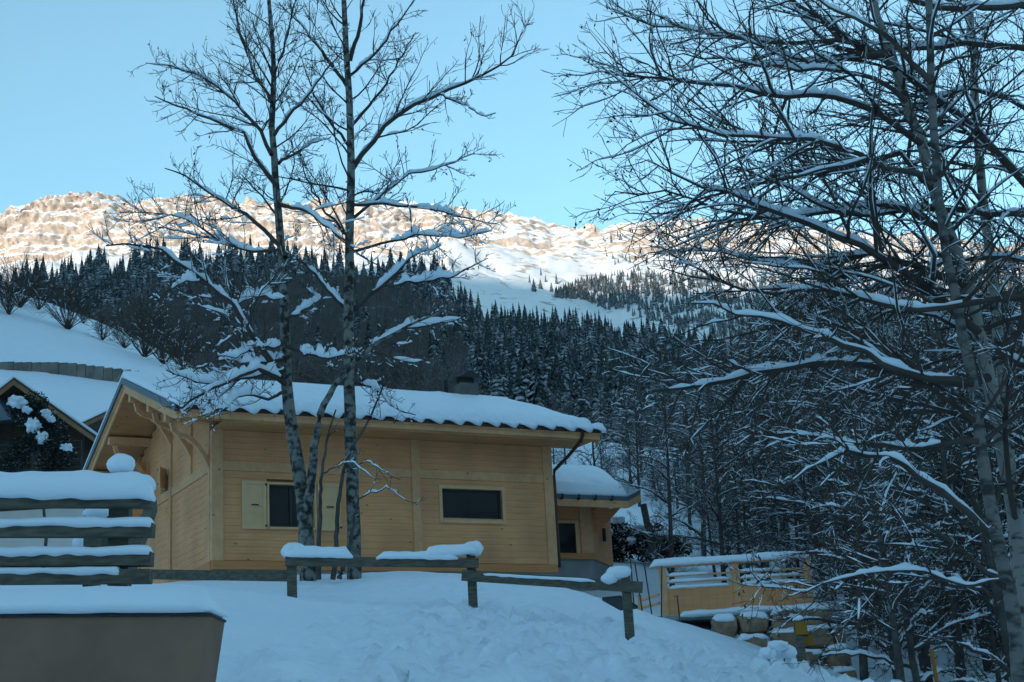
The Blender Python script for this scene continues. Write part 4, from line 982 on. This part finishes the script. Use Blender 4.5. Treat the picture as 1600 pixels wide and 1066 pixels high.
# ------------------------------------------------------------------ the left: neighbours, bushes, hillside wall
def bush(name, c, H, seed, label, group, m='twig', n=26, snow=.3):
    g2 = np.random.default_rng(seed); r = empty(name, c)
    pts = np.zeros((n, 5, 3)); d = unit(np.c_[g2.normal(0, .45, (n, 2)), np.ones(n)])
    for q in range(1, 5):
        d = unit(d + g2.normal(0, .12, (n, 3))); pts[:, q] = pts[:, q - 1] + d * (H * g2.uniform(.7, 1.0, (n, 1)) / 4)
    A_ = (pts, np.full((n, 1), H * .008) * np.linspace(1, .3, 5)); S_ = kids(*A_, g2, H * .07, .4, 35, 4, .12, .05, .007, t0=.25, minlen=H * .08); T_ = kids(*S_, g2, H * .06, .5, 35, 3, .12, .05, .006, t0=.2, minlen=H * .05)
    for x in (S_, T_): np.maximum(x[1], H * .0022, out=x[1])
    b = collect([tubes(*A_, 4), tubes(*S_, 3), tubes(*T_, 3)]); big_mesh('branches', b[0], b[1], m, r, False); H *= 1
    sn = snow_tubes(*S_, g2, 1, H * .02, snow)
    if sn: tag(big_mesh('snow_cover', sn[0], sn[1], 'snow', r), kind='stuff')
    return tag(r, label, 'bush', group)
for k, (px, py, Y, H) in enumerate(((105,552,150,4.6),(30,535,160,5.2),(60,520,165,3.6),(160,552,150,2.6),(195,552,148,2.6),(12,540,150,4.2),(130,515,168,2.4),(225,570,140,5.0),(255,585,135,4.4),(285,590,130,3.4),(-20,530,150,4))):
    x = P(px, py, Y)[0]
    bush('bush', (x, Y, gz(x, Y) - .1), H * 1.3, 200 + k, 'leafless round bush on the snowy slope above the stone wall', 'bushes on the snowy slope', n=30)
M['grey_stone'] = mat_on_top('grey_wall_stone', (0.13, 0.115, 0.10), thr=0.55, width=0.1, nscale=.5, namt=0.9, under2=(0.22, 0.20, 0.175))
hw = tag(empty('hillside_wall', P(100, 590, 113.0)), 'long low grey stone wall across the snowy slope behind the neighbouring houses', 'wall')
o7 = np.array(hw.location)
for px0 in range(-160, 330, 14):
    a = P(px0, 0, 113.0); x0 = P(px0, 585, 113.0)[0]; x1 = P(px0 + 14, 585, 113.0)[0]; z = gz((x0 + x1) / 2, 113.0)
    zt = P(px0 + 7, float(np.interp(px0, [-160, 0, 100, 190, 330], [566, 566, 567, 578, 596])), 113.0)[2]
    part('stone_block', 'grey_stone', hw, lambda b: b.box(x0 - o7[0] + .01, x1 - o7[0] - .01, -.2 + .15 * random.random(), .5, z - o7[2] - .8, zt - o7[2] - .04 * random.random()))

def gable_house(name, apex, half, drop, Y, depth, zb, label, wallm, eave=.8, th=.22):
    """a house whose gable faces the viewer; apex and drop read off the photograph, in metres here"""
    h = tag(empty(name, (apex[0], Y, zb)), label, 'house'); ax, az = 0.0, apex[2] - zb
    part('wall', wallm, h, lambda b: b.prism([(-half + eave, 0, 0), (half - eave, 0, 0), (half - eave, 0, az - drop * (half - eave) / half - th), (0, 0, az - th), (-half + eave, 0, az - drop * (half - eave) / half - th)], (0, depth, 0)))
    for sgn in (-1, 1):
        part('roof', 'dark_wood', h, lambda b: b.prism([(0, -1.3, az - th), (sgn * half, -1.3, az - drop - th), (sgn * half, -1.3, az - drop), (0, -1.3, az)][::sgn], (0, depth + 1.6, 0)))
        part('rake_board', 'tan_wood', h, lambda b: b.prism([(0, -1.34, az - th - .06), (sgn * half, -1.34, az - drop - th - .06), (sgn * half, -1.34, az - drop - .1), (0, -1.34, az - .1)][::sgn], (0, .035, 0)))
        part('roof_snow', 'snow', h, lambda b: b.prism([(0, -1.28, az + .002), (sgn * half, -1.28, az - drop + .002), (sgn * half, -1.28, az - drop + .12), (0, -1.28, az + .12)][::sgn], (0, depth + 1.5, 0)), True)
    return h
NY = 52.0; ap = P(22, 590, NY)
rt_ = P(152, 682, NY); half = rt_[0] - ap[0]; drop = ap[2] - rt_[2]
zb = P(60, 900, NY)[2]
nb_ = gable_house('neighbour_chalet', ap, half, drop, NY + 1.3, 9, zb, 'old dark timber chalet with wide gable behind the snowy shrub', 'dark_wood')
def nloc(px, py, dy=0.0): p = P(px, py, NY + 1.3 + dy); return p[0] - ap[0], p[2] - zb
xa, za = nloc(-60, 745); xb, _ = nloc(118, 745)
part('lower_wall', 'plaster', nb_, lambda b: b.box(-half + .7, half - .7, -.06, -.003, 0, nloc(0, 800)[1]))
part('balcony', 'dark_wood', nb_, lambda b: b.box(-half + .2, half - .55, -1.2, -.07, nloc(0, 752)[1] - .12, nloc(0, 752)[1]))
for i in range(5):
    z = nloc(0, 748 - i * 10)[1]
    part('balcony_rail', 'iron', nb_, lambda b: b.box(-half + .2, half - .5, -1.2, -1.16, z, z + .05))
for i in range(7):
    x = -half + .3 + i * (2 * half - .9) / 6
    part('balcony_post', 'iron', nb_, lambda b: b.box(x, x + .06, -1.205, -1.14, nloc(0, 752)[1], nloc(0, 706)[1]))
part('window', 'glass', nb_, lambda b: b.box(-.9, .2, -.05, -.005, nloc(0, 735)[1], nloc(0, 690)[1]))
part('porch_roof', 'flash', nb_, lambda b: b.prism([(nloc(-60, 628)[0], -1.6, nloc(0, 628)[1]), (nloc(8, 628)[0], -1.6, nloc(0, 628)[1]), (nloc(42, 673)[0], -1.6, nloc(0, 673)[1]), (nloc(-60, 673)[0], -1.6, nloc(0, 675)[1])], (0, 1.5, .25)))
ap2 = P(205, 628, 72.0); r2 = P(128, 664, 72.0)
gable_house('barn', ap2, ap2[0] - r2[0], ap2[2] - r2[2], 73.0, 8, gz(ap2[0], 73.0) - 1, 'dark roofed house with a white wall half hidden behind the new chalet', 'plaster')
# the evergreen shrub in front of the neighbour
es = tag(empty('evergreen_shrub', (P(70, 740, 46.0)[0], 46.0, gz(P(70, 740, 46.0)[0], 46.0))), 'dark evergreen shrub loaded with snow in front of the old chalet', 'shrub')
o8 = np.array(es.location); g = np.random.default_rng(77)
def leaf_cloud(centers, radii, n, size, g):
    k = g.integers(0, len(centers), n); d = unit(g.normal(size=(n, 3))) * g.random((n, 1)) ** .33
    c = np.array(centers)[k] + d * np.array(radii)[k]
    a = unit(g.normal(size=(n, 3))) * size; b = unit(g.normal(size=(n, 3))) * size * .6
    return np.stack([c - a, c + b, c + a, c - b], 1).reshape(-1, 3), np.arange(4 * n).reshape(-1, 4)
cs = [P(px, py, 46 + dy) - o8 for px, py, dy in ((30,640,.3),(45,660,0),(70,655,.2),(60,690,-.2),(90,690,0),(35,700,0),(100,715,.2),(75,725,0),(20,720,.1),(55,630,.3),(85,670,.4))]
V, Q = leaf_cloud(cs, [(.42, .42, .38)] * len(cs), 9000, .045, g); tag(big_mesh('foliage', V, Q, 'hedge', es, False), kind='stuff')
part('stem', 'bark_dark', es, lambda b: b.tube([(0, 0, -.2), (.1, 0, 1.2), cs[3]], [.07, .05, .03], 6))
for k, (px, py, rx, rz) in enumerate(((26,628,.26,.16),(52,665,.22,.20),(66,684,.17,.16),(104,699,.16,.10),(72,646,.14,.10),(42,640,.12,.1),(80,655,.12,.08))):
    part('snow_clump', 'snow', es, lambda b: b.blob(P(px, py, 45.65) - o8, (rx, .22, rz), k, .9, 18, 12, 2.6), True)
# hedge and leaning pole beyond the annex
hg = tag(empty('hedge', (P(1000, 850, 41.0)[0], 41.0, gz(P(1000, 850, 41.0)[0], 41.0))), 'dark leafy hedge patched with snow beyond the annex', 'hedge')
o9 = np.array(hg.location)
cs = [P(px, py, 41 + dy) - o9 for px, py, dy in ((945,842,0),(960,825,.3),(980,840,0),(1000,850,.2),(1020,835,.4),(1040,850,0),(970,862,-.2),(1015,862,-.2),(950,860,0),(1060,855,.2),(1035,868,0))]
V, Q = leaf_cloud(cs, [(.42, .45, .30)] * len(cs), 8000, .05, g); tag(big_mesh('foliage', V, Q, 'hedge', hg, False), kind='stuff')
for k, (px, py, rx) in enumerate(((965,812,.2),(1000,824,.25),(985,846,.16),(1035,836,.22),(950,832,.14))):
    part('snow_clump', 'snow', hg, lambda b: b.blob(P(px, py, 40.8) - o9, (rx, .25, .11), k + 20, .5, 14, 9, 2.2), True)
pq = P(1012, 800, 40.0)
tag(part('leaning_pole', 'bark_dark', None, lambda b: b.tube([P(1024, 880, 40.0), P(1005, 788, 40.0)], .09, 8)), 'dark wooden pole leaning beside the hedge', 'pole')
# bare stakes by the terrace
for k, (a, b_) in enumerate((((1004,950),(992,880)), ((1020,962),(1007,884)), ((1032,958),(1034,885)), ((990,940),(985,872)), ((1062,962),(1058,930)))):
    tag(part('garden_stake', 'bark_dark', None, lambda q: q.tube([P(*a, 28.5) - np.array([0, 0, .2]), P(*b_, 28.5)], .014, 5)), 'thin bare stake stuck in the snow by the balustrade', 'stake', 'stakes by the balustrade')
# snow-covered shrub at the foot of the bank
ss = tag(empty('snowy_shrub', P(1218, 1075, 21.0)), 'small shrub buried under rounded lumps of snow beside the sign post', 'shrub')
oS = np.array(ss.location)
for k, (px, py, rx, rz) in enumerate(((1198,1022,.12,.09),(1215,1010,.15,.08),(1232,1020,.11,.10),(1190,1042,.13,.14),(1183,1068,.2,.2),(1238,1036,.07,.08),(1206,1034,.05,.05))):
    part('snow_clump', 'snow', ss, lambda b: b.blob(P(px, py, 21.0 + .1 * (k % 3)) - oS, (rx, .16, rz), k + 40, .35, 14, 9, 2.0), True)
bs_ = np.random.default_rng(8); stb = np.zeros((14, 4, 3)); dd = unit(np.c_[bs_.normal(0, .5, (14, 2)), np.ones(14)])
for q in range(1, 4): stb[:, q] = stb[:, q - 1] + unit(dd + bs_.normal(0, .2, (14, 3))) * .22
tb_ = tubes(stb, np.full((14, 4), .012), 5); big_mesh('twigs', tb_[0] * .8 + np.array([-.05, .12, -.1]), tb_[1], 'twig', ss)

# faint smoke over the chimney
sm = HW(7.42, RG + .1, roof_h(RG) + .78)
M['smoke'] = bpy.data.materials.new('chimney_smoke'); M['smoke'].use_nodes = True
_t = M['smoke'].node_tree; _t.nodes.remove(_t.nodes['Principled BSDF']); _v = _t.nodes.new('ShaderNodeVolumePrincipled'); _v.inputs['Density'].default_value = .10; _v.inputs['Color'].default_value = (.7, .78, .9, 1)
_t.links.new(_v.outputs[0], _t.nodes['Material Output'].inputs['Volume'])
tag(part('chimney_smoke', 'smoke', None, lambda b: b.blob(sm + np.array([-.12, 0, .22]), (.34, .22, .30), 5, .5, 14, 10, 2.0), True), 'faint blue smoke drifting off the chimney cowl', 'smoke', kind='stuff')

# ------------------------------------------------------------------ the air between here and the far slopes
M['haze'] = bpy.data.materials.new('haze'); M['haze'].use_nodes = True
_t = M['haze'].node_tree; _t.nodes.remove(_t.nodes['Principled BSDF']); _v = _t.nodes.new('ShaderNodeVolumePrincipled')
_v.inputs['Density'].default_value = 4.5e-5; _v.inputs['Color'].default_value = (.88, .95, 1, 1); _t.links.new(_v.outputs[0], _t.nodes['Material Output'].inputs['Volume'])
tag(boxp('haze', 'haze', None, -9500, 9500, -4300, 3400, -9, 1700), 'thin blue air over the valley', 'haze', kind='stuff')
